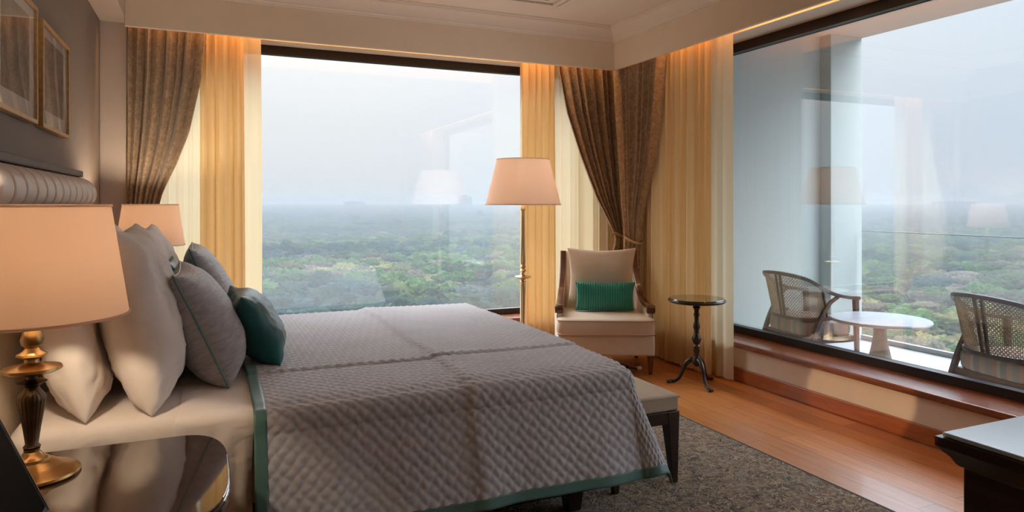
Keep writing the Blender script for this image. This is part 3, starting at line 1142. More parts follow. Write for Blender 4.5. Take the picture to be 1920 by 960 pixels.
def floor_lamp():
    root = thing('floor_lamp', 'tall slim brass floor lamp with wide linen shade by the window', 'lamp', (2.27, 4.93, 0))
    MB().lathe([(0, 0), (0.15, 0), (0.155, 0.008), (0.15, 0.018), (0.11, 0.028), (0.09, 0.036), (0.05, 0.05), (0.03, 0.07), (0.018, 0.09), (0, 0.09)], 48).build('base', M['champagne'], root, smooth=True, angle=30)
    MB().lathe([(0, 0.085), (0.016, 0.09), (0.015, 0.3), (0.020, 0.32), (0.015, 0.34), (0.017, 0.60), (0.020, 0.70), (0.017, 0.715), (0.024, 0.725), (0.018, 0.735), (0.019, 0.755), (0, 0.755)], 32).build('lower_pole', M['champagne'], root, smooth=True, angle=40)
    MB().lathe([(0, 0.745), (0.022, 0.748), (0.064, 0.762), (0.068, 0.768), (0.06, 0.772), (0.024, 0.778), (0.016, 0.782), (0, 0.782)], 40).build('saucer', M['champagne'], root, smooth=True, angle=30)
    MB().lathe([(0, 0.78), (0.016, 0.782), (0.012, 0.80), (0.026, 0.815), (0.014, 0.83), (0.022, 0.845), (0.014, 0.86), (0.019, 0.88), (0.015, 1.10), (0.011, 1.28), (0.018, 1.295), (0.018, 1.31), (0.01, 1.32), (0.01, 1.42), (0, 1.42)], 32).build('upper_pole', M['champagne'], root, smooth=True, angle=40)
    z0, z1 = 1.335, 1.69
    sh = shade_mesh(0.298, 0.207, z0, z1).build('lamp_shade', M['shade'], root, smooth=True, angle=30)
    rim(0.298, z0).build('trim', M['shade'], sh, smooth='all')
    rim(0.207, z1).build('trim', M['shade'], sh, smooth='all')
    sp = MB()
    for k in range(3):
        a = 2 * PI * k / 3 + 0.4
        sp.tube([(0.008, 0, 1.41), (0.13 * math.cos(a), 0.13 * math.sin(a), z1 - 0.04), (0.206 * math.cos(a), 0.206 * math.sin(a), z1 - 0.012)], 0.002, 5)
    sp.build('shade_carrier', M['champagne'], root, smooth='all')
    bulb(root, 1.48, 10.0, (1, 0.91, 0.80))


floor_lamp()


# ------------------------------------------------------------------ nightstands
def nightstand(label, loc, flip=1, top=NS_Z):
    """bow-fronted cabinet: back towards -X at x=0, front bowing to +X"""
    root = thing('nightstand', label, 'nightstand', loc)
    w, dpt = 0.33, 0.52

    def outline(inset):
        pts = [(0.0, w - inset), (dpt - inset, w - inset)]
        pts += [(dpt - inset + (0.135) * math.sin(t) ** 0.9, (w - inset) * math.cos(t) ** 0.6 if t < PI / 2 else 0) for t in [PI / 2 * i / 12 for i in range(1, 13)]]
        lower = [(x, -y) for x, y in pts[::-1] if y > 1e-6]
        return pts + lower
    MB().prism(outline(0.0), top - 0.034, top - 0.008).build('wood_top', M['top_gloss'], root, bevel=0.006, seg=3)
    MB().prism(outline(0.004), top - 0.0075, top).build('glass_top', M['night_glass'], root, bevel=0.002)
    MB().prism(outline(0.03), 0.16, top - 0.035).build('body', M['dark_wood'], root, bevel=0.004)
    # bowed drawer fronts
    for z0, z1 in ((0.18, 0.36), (0.375, top - 0.05)):
        pts_o, pts_i = [], []
        for i in range(-10, 11):
            t = i / 10
            y = t * (w - 0.06)
            x = dpt - 0.03 + 0.135 * max(0.0, 1 - abs(t * (w - 0.06) / (w - 0.03)) ** (1 / 0.6) ** 1) ** 0.5
            pts_o.append((x + 0.012, y))
            pts_i.append((x - 0.004, y))
        d = MB().prism(pts_i + pts_o[::-1], z0, z1).build('drawer', M['dark_wood'], root, bevel=0.003)
        k = MB().lathe([(0, 0), (0.008, 0), (0.007, 0.012), (0.014, 0.02), (0.015, 0.028), (0.008, 0.034), (0, 0.035)], 20)
        k.v = [(z, y, x) for x, y, z in k.v]
        k.build('knob', M['brass'], d, smooth=True, loc=(dpt + 0.115, 0, (z0 + z1) / 2))
    for x, y in ((0.05, w - 0.07), (0.05, -w + 0.07), (dpt - 0.05, w - 0.07), (dpt - 0.05, -w + 0.07)):
        MB().taper(x, y, 0.0, 0.16, 0.014, 0.014, 0.024, 0.024).build('leg', M['dark_wood'], root, bevel=0.003)
    return root


M['night_glass'] = plain('nightstand_glass_over_veneer', srgb(58, 44, 38), 0.05, vary=0.06, coat=1.0)
nightstand('dark bow-fronted nightstand with glass top under the near lamp', (-0.60, 2.065, 0))
nightstand('dark nightstand beyond the bed, mostly hidden by pillows', (-0.60, 4.98, 0), top=NS_Z + 0.075)


def desk_frame():
    root = thing('photo_frame', 'black photo frame leaning back on the near nightstand corner', 'photo frame', (-0.345, 1.80, NS_Z + 0.006), 0)
    m = MB().box(-0.012, 0.0, -0.13, 0.125, 0.0, 0.33)
    p = m.build('frame_panel', M['black'], root, bevel=0.002)
    p.rotation_euler = (0, R(-23), 0)
    MB().box(0.0, 0.0012, -0.118, 0.113, 0.014, 0.316).build('backing_board', M['black_matte'], p)
    e2 = MB().box(0.0001, 0.0022, 0.1235, 0.1258, 0.0, 0.33).build('edge_bead', M['steel'], p)
    s = MB().box(-0.008, -0.002, -0.04, 0.04, 0.0, 0.20).build('easel_strut', M['black'], root)
    s.location = (-0.14, 0, 0.004)
    s.rotation_euler = (0, R(19), 0)


desk_frame()


# ------------------------------------------------------------------ bench
def bench():
    x0, x1, y0, y1 = 1.70, 2.07, 2.70, 4.32
    cx, cy = (x0 + x1) / 2, (y0 + y1) / 2
    root = thing('bench', 'long beige upholstered bench with dark legs at bed foot', 'bench', (cx, cy, 0.0068))
    hx, hy = (x1 - x0) / 2, (y1 - y0) / 2
    MB().box(-hx, hx, -hy, hy, 0.345, 0.424).build('seat', M['bench_fabric'], root, bevel=0.014, seg=4, smooth=True)
    MB().tube([(-hx, -hy, 0.412), (hx, -hy, 0.412), (hx, hy, 0.412), (-hx, hy, 0.412)], 0.004, 6, closed=True).build('piping', M['bench_fabric'], root, smooth=True)
    a = MB()
    a.box(-hx + 0.002, hx - 0.002, -hy + 0.002, -hy + 0.03, 0.285, 0.345)
    a.box(-hx + 0.002, hx - 0.002, hy - 0.03, hy - 0.002, 0.285, 0.345)
    a.box(-hx + 0.002, -hx + 0.03, -hy + 0.03, hy - 0.03, 0.285, 0.345)
    a.box(hx - 0.03, hx - 0.002, -hy + 0.03, hy - 0.03, 0.285, 0.345)
    a.build('apron', M['dark_wood'], root, bevel=0.003)
    for sx in (-1, 1):
        for sy in (-1, 1):
            MB().taper(sx * (hx - 0.033), sy * (hy - 0.033), 0.0, 0.344, 0.014, 0.014, 0.034, 0.034, dx=sx * 0.014, dy=sy * 0.014).build('leg', M['dark_wood'], root, bevel=0.003)


bench()


# ------------------------------------------------------------------ rug
def rug():
    root = thing('rug', 'dark brown patterned rug under the bed and bench', 'rug', (1.1, 2.2, 0))
    x0, x1, y0, y1 = -0.6, 1.62, -0.8, 2.15
    MB().box(x0, x1, y0, y1, 0.0008, 0.006).build('pile', M['rug'], root)
    e = MB()
    t = 0.0065
    e.box(x1, x1 + 0.014, y0 - 0.014, y1 + 0.014, 0.0008, t)
    e.box(x0 - 0.014, x0, y0 - 0.014, y1 + 0.014, 0.0008, t)
    e.box(x0, x1, y1, y1 + 0.014, 0.0008, t)
    e.box(x0, x1, y0 - 0.014, y0, 0.0008, t)
    e.build('binding', M['rug_edge'], root)


rug()


# ------------------------------------------------------------------ armchair
def cushion_block(hx, hy, z0, z1, crown=0.02, r=0.03, n=24):
    """box cushion with rounded edges and a slightly crowned top: local centre 0,0"""
    m = MB()
    m.box(-hx, hx, -hy, hy, z0, z1)
    return m


def armchair():
    root = thing('armchair', 'cream upholstered armchair with carved walnut frame in the corner', 'armchair', (2.875, 4.69, 0), R(-23.8 - 2))
    root.scale = (1.08, 1.0, 1.02)
    # local: +y to the back, front of the seat at y = -0.1
    hw = 0.36
    MB().box(-hw + 0.005, hw - 0.005, -0.07, 0.56, 0.145, 0.305).build('seat_base', M['cream_fabric'], root, bevel=0.02, seg=4, smooth=True)
    # seat cushion
    m = MB()
    n = 26
    pts = []
    for k, z, s in ((0, 0.306, 0.0), (1, 0.306, 0.965), (2, 0.320, 0.992), (3, 0.36, 1.0), (4, 0.405, 0.995), (5, 0.424, 0.97), (6, 0.432, 0.90), (7, 0.440, 0.6), (8, 0.443, 0.0)):
        row = []
        for i in range(96):
            th = 2 * PI * i / 96
            c, q = math.cos(th), math.sin(th)
            x = math.copysign(abs(c) ** 0.16, c)
            y = math.copysign(abs(q) ** 0.16, q)
            row.append((x * hw * s, 0.225 + y * 0.325 * s, z))
        row.append(row[0])
        pts.append(row)
    m.grid(pts)
    m.build('seat_cushion', M['cream_fabric'], root, smooth=True, angle=60)
    pip = MB()
    for z in (0.316, 0.42):
        pip.tube([(math.copysign(abs(math.cos(2 * PI * i / 96)) ** 0.16, math.cos(2 * PI * i / 96)) * hw * 0.99,
                   0.225 + math.copysign(abs(math.sin(2 * PI * i / 96)) ** 0.16, math.sin(2 * PI * i / 96)) * 0.322, z) for i in range(96)], 0.004, 6, closed=True)
    pip.build('piping', M['cream_fabric'], root, smooth='all')
    # backrest, leaning slightly
    b = MB()
    rows = []
    for i in range(13):
        t = i / 12
        z = 0.30 + 0.60 * t
        y = 0.52 + 0.10 * t
        wd = 0.285 - 0.01 * t
        rows.append([(x * wd, y - 0.02 * (1 - x * x), z) for x in [j / 8 - 1 for j in range(17)]])
    b.grid(rows)
    bo = b.build('backrest', M['cream_fabric'], root, smooth='all', solid=0.05)
    # wooden arm frames: from the top of the back down and forward to a scroll
    for s in (-1, 1):
        P = smooth_path([(s * 0.285, 0.60, 0.905), (s * 0.288, 0.572, 0.80), (s * 0.296, 0.53, 0.70), (s * 0.308, 0.45, 0.60), (s * 0.318, 0.33, 0.535),
                         (s * 0.330, 0.18, 0.508), (s * 0.337, 0.06, 0.505), (s * 0.337, 0.03, 0.50)], 7)
        sec = [(-0.022, -0.016), (-0.016, -0.022), (0.016, -0.022), (0.022, -0.016), (0.022, 0.016), (0.012, 0.022), (-0.012, 0.022), (-0.022, 0.016)]
        MB().sweep(P, sec, up=(1, 0, 0)).build('arm_frame', M['walnut'], root, smooth=True, angle=30)
        # scroll block at the arm end
        sc = MB().lathe([(0, -0.03), (0.03, -0.03), (0.034, -0.022), (0.034, 0.022), (0.03, 0.03), (0, 0.03)], 24)
        sc.v = [(z + s * 0.337, x + 0.035, y + 0.492) for x, y, z in sc.v]
        sc.build('arm_scroll', M['walnut'], root, smooth=True, angle=30)
        # upholstered side under the frame
        pts = []
        for p in P:
            zt = p.z - 0.01
            pts.append([(p.x - s * 0.006, p.y, 0.30 + (zt - 0.30) * k / 4) for k in range(5)])
        MB().grid(pts).build('side_panel', M['cream_fabric'], root, smooth='all', solid=0.03)
        # post at the arm front
        MB().taper(s * 0.336, 0.05, 0.30, 0.49, 0.016, 0.018, 0.016, 0.02).build('arm_post', M['walnut'], root, bevel=0.004)
        MB().taper(s * 0.325, -0.035, 0.0, 0.146, 0.013, 0.013, 0.024, 0.024).build('leg', M['walnut'], root, bevel=0.003)
        MB().taper(s * 0.30, 0.52, 0.0, 0.146, 0.014, 0.014, 0.022, 0.022, dy=0.04).build('leg', M['walnut'], root, bevel=0.003)
    return root


armchair()
cr = R(-23.8 - 2)


def chair_pt(x, y, z):
    c, s = math.cos(cr), math.sin(cr)
    x *= 1.08
    return (2.875 + x * c - y * s, 4.69 + x * s + y * c, z * 1.02)


pillow('cushion', 'large cream back cushion standing in the armchair', 'cushion', 0.57, 0.53, 0.14, M['cream_fabric'], chair_pt(0.0, 0.41, 0.447), -13, rz=180 - 25.8, seed=12, wr=0.006, pinch=0.10)
pillow('cushion', 'teal pleated lumbar cushion in the armchair', 'cushion', 0.49, 0.25, 0.11, M['teal_pleat'], chair_pt(0.02, 0.255, 0.447), -14, rz=180 - 25.8, seed=13, wr=0.005, pinch=0.07)


# ------------------------------------------------------------------ round pedestal side table
def side_table():
    root = thing('side_table', 'dark turned pedestal table with round glass top beside the sheer curtain', 'table', (3.315, 4.12, 0))
    MB().lathe([(0, 0.612), (0.196, 0.612), (0.206, 0.618), (0.209, 0.628), (0.204, 0.634), (0, 0.634)], 64).build('tabletop', M['iron'], root, smooth=True, angle=30)
    MB().lathe([(0, 0.6345), (0.200, 0.6345), (0.203, 0.638), (0.200, 0.642), (0, 0.642)], 64).build('glass_top', M['table_glass'], root, smooth=True, angle=30)
    MB().lathe([(0, 0.613), (0.05, 0.612), (0.03, 0.60), (0.022, 0.585), (0.03, 0.572), (0.02, 0.56), (0.017, 0.54), (0.023, 0.52), (0.017, 0.50), (0.016, 0.47), (0.022, 0.45), (0.026, 0.43),
                (0.018, 0.40), (0.02, 0.375), (0.033, 0.35), (0.036, 0.335), (0.028, 0.315), (0.02, 0.30), (0.027, 0.285), (0.02, 0.27), (0.024, 0.25), (0.018, 0.235), (0.024, 0.21),
                (0.034, 0.19), (0.036, 0.17), (0.026, 0.15), (0.012, 0.135), (0, 0.13)], 32).build('pedestal', M['iron'], root, smooth=True, angle=45)
    for k in range(3):
        a = R(-100 + 120 * k)
        prof = [(0.012, 0.185), (0.05, 0.178), (0.085, 0.14), (0.105, 0.085), (0.13, 0.04), (0.165, 0.016), (0.195, 0.013)]
        P = smooth_path([(r * math.cos(a), r * math.sin(a), z) for r, z in prof], 6)
        sc = [1.25 - 0.55 * i / (len(P) - 1) for i in range(len(P))]
        m = MB().tube(P, 0.016, 10, scale=sc)
        lg = m.build('leg', M['iron'], root, smooth='all')
        f = MB().lathe([(0, 0), (0.016, 0.0), (0.022, 0.008), (0.018, 0.018), (0, 0.022)], 16, cx=0.2 * math.cos(a), cy=0.2 * math.sin(a))
        f.build('pad_foot', M['iron'], lg, smooth=True)


side_table()


def cable():
    root = thing('power_cord', 'dark power cord with white plug on the floor under the armchair', 'cord', (3.05, 4.78, 0))
    P = []
    for i in range(70):
        t = i / 69
        a = t * 4.6 * PI
        r = 0.10 - 0.03 * t
        P.append((-0.05 + r * 1.5 * math.cos(a), r * math.sin(a) * 0.9, 0.006 + 0.004 * (i // 14)))
    P += [Vector(p) for p in smooth_path([P[-1], (0.02, -0.06, 0.02), (0.12, -0.10, 0.008)], 6)][1:]
    MB().tube(P, 0.005, 6).build('cord', M['cable'], root, smooth='all')
    MB().box(0.115, 0.155, -0.118, -0.085, 0.0, 0.026).build('plug', M['white_plastic'], root, bevel=0.006, seg=3)


cable()


# ------------------------------------------------------------------ desk in the right foreground
def desk():
    x0, x1, y0, y1, zt = 1.745, 3.60, 0.45, 1.205, 0.75
    root = thing('desk', 'dark wooden desk with pale glass covered top at lower right', 'desk', ((x0 + x1) / 2, (y0 + y1) / 2, 0))
    hx, hy = (x1 - x0) / 2, (y1 - y0) / 2
    MB().box(-hx + 0.012, hx - 0.012, -hy + 0.012, hy - 0.012, zt - 0.011, zt).build('glass_top', [M['desk_glass']], root, bevel=0.002)
    # moulded top: stacked rings of a cove profile
    prof = [(0.0, zt - 0.012), (0.0, zt - 0.036), (-0.006, zt - 0.042), (-0.012, zt - 0.050), (-0.024, zt - 0.062), (-0.034, zt - 0.080), (-0.040, zt - 0.085)]
    rows = []
    for o, z in prof:
        rows.append([(-hx - o, -hy - o, z), (hx + o, -hy - o, z), (hx + o, hy + o, z), (-hx - o, hy + o, z), (-hx - o, -hy - o, z)])
    m = MB().grid(rows)
    k = len(m.v)
    m.v += rows[0][:4] + rows[-1][:4]
    m.f += [(k, k + 1, k + 2, k + 3), (k + 7, k + 6, k + 5, k + 4)]
    m.mi += [0, 0]
    m.build('moulded_top', M['dark_wood'], root, smooth=True, angle=25)
    MB().box(-hx + 0.045, -hx + 0.50, -hy + 0.05, hy - 0.045, 0.06, zt - 0.086).build('pedestal_cabinet', M['dark_wood'], root, bevel=0.004)
    MB().box(hx - 0.50, hx - 0.045, -hy + 0.05, hy - 0.045, 0.06, zt - 0.086).build('pedestal_cabinet', M['dark_wood'], root, bevel=0.004)
    MB().box(-hx + 0.50, hx - 0.50, hy - 0.075, hy - 0.05, 0.25, zt - 0.086).build('modesty_panel', M['dark_wood'], root, bevel=0.003)
    for a, b in ((-hx + 0.035, -hx + 0.51), (hx - 0.51, hx - 0.035)):
        MB().box(a, b, -hy + 0.04, hy - 0.035, 0.0, 0.06).build('plinth', M['dark_wood'], root, bevel=0.006)


desk()

# ------------------------------------------------------------------ balcony
BZF = -0.005
BXO = 6.0
EWY = 5.03


def balcony():
    m = MB().box(GX + 0.06, BXO, YF - 1.5, EWY + 0.25, -0.3, BZF)
    struct(m.build('balcony_floor', M['stone']))
    m = MB().box(GX + 0.06, BXO, EWY, EWY + 0.25, BZF, 3.0)
    struct(m.build('balcony_wall', M['ext_wall']))
    m = MB().box(5.57, BXO, 4.90, EWY, BZF, 3.0)
    struct(m.build('balcony_column', M['ext_wall'], bevel=0.006))
    m = MB().box(GX + 0.06, BXO, YF - 1.5, EWY + 0.25, 3.0, 3.3)
    struct(m.build('balcony_ceiling', M['ext_ceiling']))
    # facade strip above the window head
    m = MB().box(GX + 0.06, GX + 0.10, YF - 1.5, EWY, HEAD - 0.01, 3.0)
    struct(m.build('balcony_lintel', M['ext_wall']))
    root = thing('glass_balustrade', 'clear glass balustrade with slim rail along the balcony edge', 'railing', (BXO - 0.06, 1.6, BZF))
    ys = [-3.1, -1.4, 0.2, 1.8, 3.36, 4.85]
    for a, b in zip(ys[:-1], ys[1:]):
        MB().box(-0.006, 0.006, a - 1.6 + 0.012, b - 1.6 - 0.012, 0.05, 1.07).build('glass_panel', M['rail_glass'], root)
    MB().box(-0.02, 0.02, ys[0] - 1.6, ys[-1] - 1.6, 0.0, 0.045).build('base_channel', M['stone'], root, bevel=0.003)
    MB().box(-0.012, 0.012, ys[0] - 1.6, ys[-1] - 1.6, 1.071, 1.078).build('rail', M['rail_edge'], root, bevel=0.002)


M['ext_ceiling'] = plain('exterior_soffit', srgb(196, 190, 182), 0.8, vary=0.02)
balcony()


def balcony_chair():
    root = thing('balcony_chair', 'cane backed balcony armchair with plaid seat, far one by the wall', 'chair', (0, 0, 0))
    # local: faces +y (outwards), back at -y; seat centre at origin
    # top rail / arms: one bent rail
    rail = [(-0.335, 0.30, 0.595), (-0.345, 0.16, 0.605), (-0.345, 0.0, 0.635), (-0.335, -0.14, 0.69), (-0.30, -0.25, 0.748), (-0.20, -0.325, 0.775), (0, -0.352, 0.785),
            (0.20, -0.325, 0.775), (0.30, -0.25, 0.748), (0.335, -0.14, 0.69), (0.345, 0.0, 0.635), (0.345, 0.16, 0.605), (0.335, 0.30, 0.595)]
    P = smooth_path(rail, 6)
    sec = [(-0.018, -0.013), (0.018, -0.013), (0.022, 0), (0.018, 0.013), (-0.018, 0.013), (-0.022, 0)]
    MB().sweep(P, sec).build('arm_rail', M['brown_stain'], root, smooth=True, angle=40)
    # lower back rail
    low = [(-0.30, 0.02, 0.44), (-0.30, -0.10, 0.435), (-0.25, -0.20, 0.43), (-0.13, -0.265, 0.428), (0, -0.28, 0.428), (0.13, -0.265, 0.428), (0.25, -0.20, 0.43), (0.30, -0.10, 0.435), (0.30, 0.02, 0.44)]
    Q = smooth_path(low, 6)
    MB().sweep(Q, sec).build('back_rail', M['brown_stain'], root, smooth=True, angle=40)

    # cane surface between the rails
    def surf(u, v):
        """u -1..1 across the back, v 0..1 up"""
        i = (u * 0.5 + 0.5)
        def at(path, f):
            x = f * (len(path) - 1)
            k = min(int(x), len(path) - 2)
            return path[k].lerp(path[k + 1], x - k)
        lo = at(Q, 0.05 + 0.90 * i)
        hi = at(P, 0.24 + 0.52 * i)
        return lo.lerp(hi, 0.03 + 0.94 * v)
    m = MB()
    nu, nv = 74, 27
    r = 0.0021
    for k in range(nu + 1):
        u = -0.97 + 1.94 * k / nu
        m.tube([surf(u, j / 6) for j in range(7)], r, 4)
    for k in range(1, nv):
        v = k / nv
        m.tube([surf(-0.97 + 1.94 * j / 30, v) for j in range(31)], r, 4)
    for k in range(-12, 38):
        a = []
        b = []
        for j in range(13):
            v = j / 12
            u = -1 + 2 * (k / 37 + v * 0.33)
            if -0.97 <= u <= 0.97:
                a.append(surf(u, v))
            u2 = -1 + 2 * (k / 37 + (1 - v) * 0.33)
            if -0.97 <= u2 <= 0.97:
                b.append(surf(u2, v))
        for p in (a, b):
            if len(p) > 2:
                m.tube(p, r * 0.9, 4)
    m.build('cane_panel', M['cane'], root)
    for x in (-0.98, -0.045, 0.045, 0.98):
        MB().sweep([surf(x, j / 6 * 1.04 - 0.02) for j in range(7)], [(-0.010, -0.010), (0.010, -0.010), (0.010, 0.010), (-0.010, 0.010)]).build('back_slat', M['brown_stain'], root, bevel=0.002)
    # legs: raked rear legs rising to the arm, straight front legs
    for s in (-1, 1):
        L = smooth_path([(s * 0.325, -0.335, 0.0), (s * 0.325, -0.265, 0.20), (s * 0.328, -0.17, 0.40), (s * 0.335, -0.06, 0.55), (s * 0.343, 0.05, 0.615)], 6)
        MB().sweep(L, [(-0.018, -0.016), (0.018, -0.016), (0.018, 0.016), (-0.018, 0.016)], up=(1, 0, 0), scale=[0.75 + 0.35 * math.sin(PI * min(1, i / (len(L) - 1) * 1.2)) for i in range(len(L))]).build('leg', M['brown_stain'], root, bevel=0.003)
        MB().taper(s * 0.325, 0.27, 0.0, 0.595, 0.015, 0.015, 0.02, 0.024, dy=0.02).build('leg', M['brown_stain'], root, bevel=0.003)
    a = MB()
    a.box(-0.315, 0.315, 0.235, 0.262, 0.245, 0.295)
    a.box(-0.315, 0.315, -0.235, -0.208, 0.245, 0.295)
    a.box(-0.315, -0.285, -0.208, 0.235, 0.245, 0.295)
    a.box(0.285, 0.315, -0.208, 0.235, 0.245, 0.295)
    a.build('seat_frame', M['brown_stain'], root, bevel=0.003)
    # plaid cushion
    m = MB()
    pts = []
    for z, s in ((0.296, 0.0), (0.296, 0.95), (0.315, 0.99), (0.36, 1.0), (0.395, 0.985), (0.412, 0.94), (0.424, 0.75), (0.43, 0.4), (0.431, 0.0)):
        row = []
        for i in range(64):
            th = 2 * PI * i / 64
            c, q = math.cos(th), math.sin(th)
            row.append((math.copysign(abs(c) ** 0.25, c) * 0.302 * s, 0.02 + math.copysign(abs(q) ** 0.3, q) * 0.262 * s, z))
        row.append(row[0])
        pts.append(row)
    m.grid(pts)
    m.build('seat_cushion', M['plaid'], root, smooth=True, angle=60)
    return root


ch = balcony_chair()
ch.location = (4.53, 4.22, BZF)
ch.scale = (0.86, 0.84, 1.0)
ch.rotation_euler = (0, 0, R(-90 - 6))
ch2 = copy_tree(ch)
ch2.location = (4.56, 2.62, BZF)
ch2.rotation_euler = (0, 0, R(-90 - 12))
ch2['label'] = 'cane backed balcony armchair with plaid seat, nearest the right picture edge'
ch['group'] = ch2['group'] = 'cane armchairs on the balcony'


def balcony_table():
    root = thing('balcony_table', 'round white marble topped table between the balcony chairs', 'table', (4.47, 3.50, BZF))
    MB().lathe([(0, 0.485), (0.305, 0.485), (0.33, 0.492), (0.335, 0.503), (0.33, 0.512), (0, 0.512)], 72).build('tabletop', M['marble'], root, smooth=True, angle=30)
    MB().lathe([(0, 0.484), (0.07, 0.484), (0.066, 0.465), (0.05, 0.455), (0.042, 0.43), (0.046, 0.38), (0.06, 0.30), (0.078, 0.22), (0.085, 0.17), (0.08, 0.13), (0.065, 0.10), (0.07, 0.085),
                (0.10, 0.07), (0.12, 0.04), (0.155, 0.03), (0.16, 0.0), (0, 0)], 48, flute=16, famp=0.04).build('pedestal', M['pedestal'], root, smooth=True, angle=40)


balcony_table()

# ------------------------------------------------------------------ landscape
TREE_TOP = -22.0


def tree_mesh(name, seed, mat, R0, flat):
    bm = bmesh.new()
    bmesh.ops.create_icosphere(bm, subdivisions=5, radius=1.0)
    o = Vector((seed * 11.3, seed * 5.7, seed * 3.1))
    lobes = []
    rnd = random.Random(seed)
    for k in range(9):
        lobes.append(Vector((rnd.uniform(-1, 1), rnd.uniform(-1, 1), rnd.uniform(-0.2, 1))).normalized())
    for v in bm.verts:
        d = v.co.normalized()
        lob = max(max(0, d.dot(l)) ** 7 for l in lobes)
        r = 0.72 + 0.28 * lob + 0.14 * noise.noise(d * 2.1 + o) + 0.12 * noise.noise(d * 5 + o) + 0.13 * noise.noise(d * 12 + o) + 0.13 * noise.noise(d * 24 + o)
        v.co = Vector((d.x * r * R0, d.y * r * R0, d.z * r * R0 * flat))
        if v.co.z < -R0 * 0.45:
            v.co.z = -R0 * 0.45
    # trunk under the crown
    me = bpy.data.meshes.new(name)
    bm.to_mesh(me)
    bm.free()
    me.polygons.foreach_set('use_smooth', [True] * len(me.polygons))
    me.materials.append(mat)
    return me


KINDS = [tree_mesh('tree_crown', 1, LEAVES[0], 5.2, 0.72), tree_mesh('tree_crown', 2, LEAVES[1], 4.6, 0.85), tree_mesh('tree_crown', 3, LEAVES[2], 4.8, 0.66),
         tree_mesh('tree_crown', 4, LEAVES[3], 5.5, 0.68), tree_mesh('tree_crown', 5, LEAVES[4], 4.2, 0.75), tree_mesh('tree_crown', 6, LEAVES[5], 5.0, 0.8)]


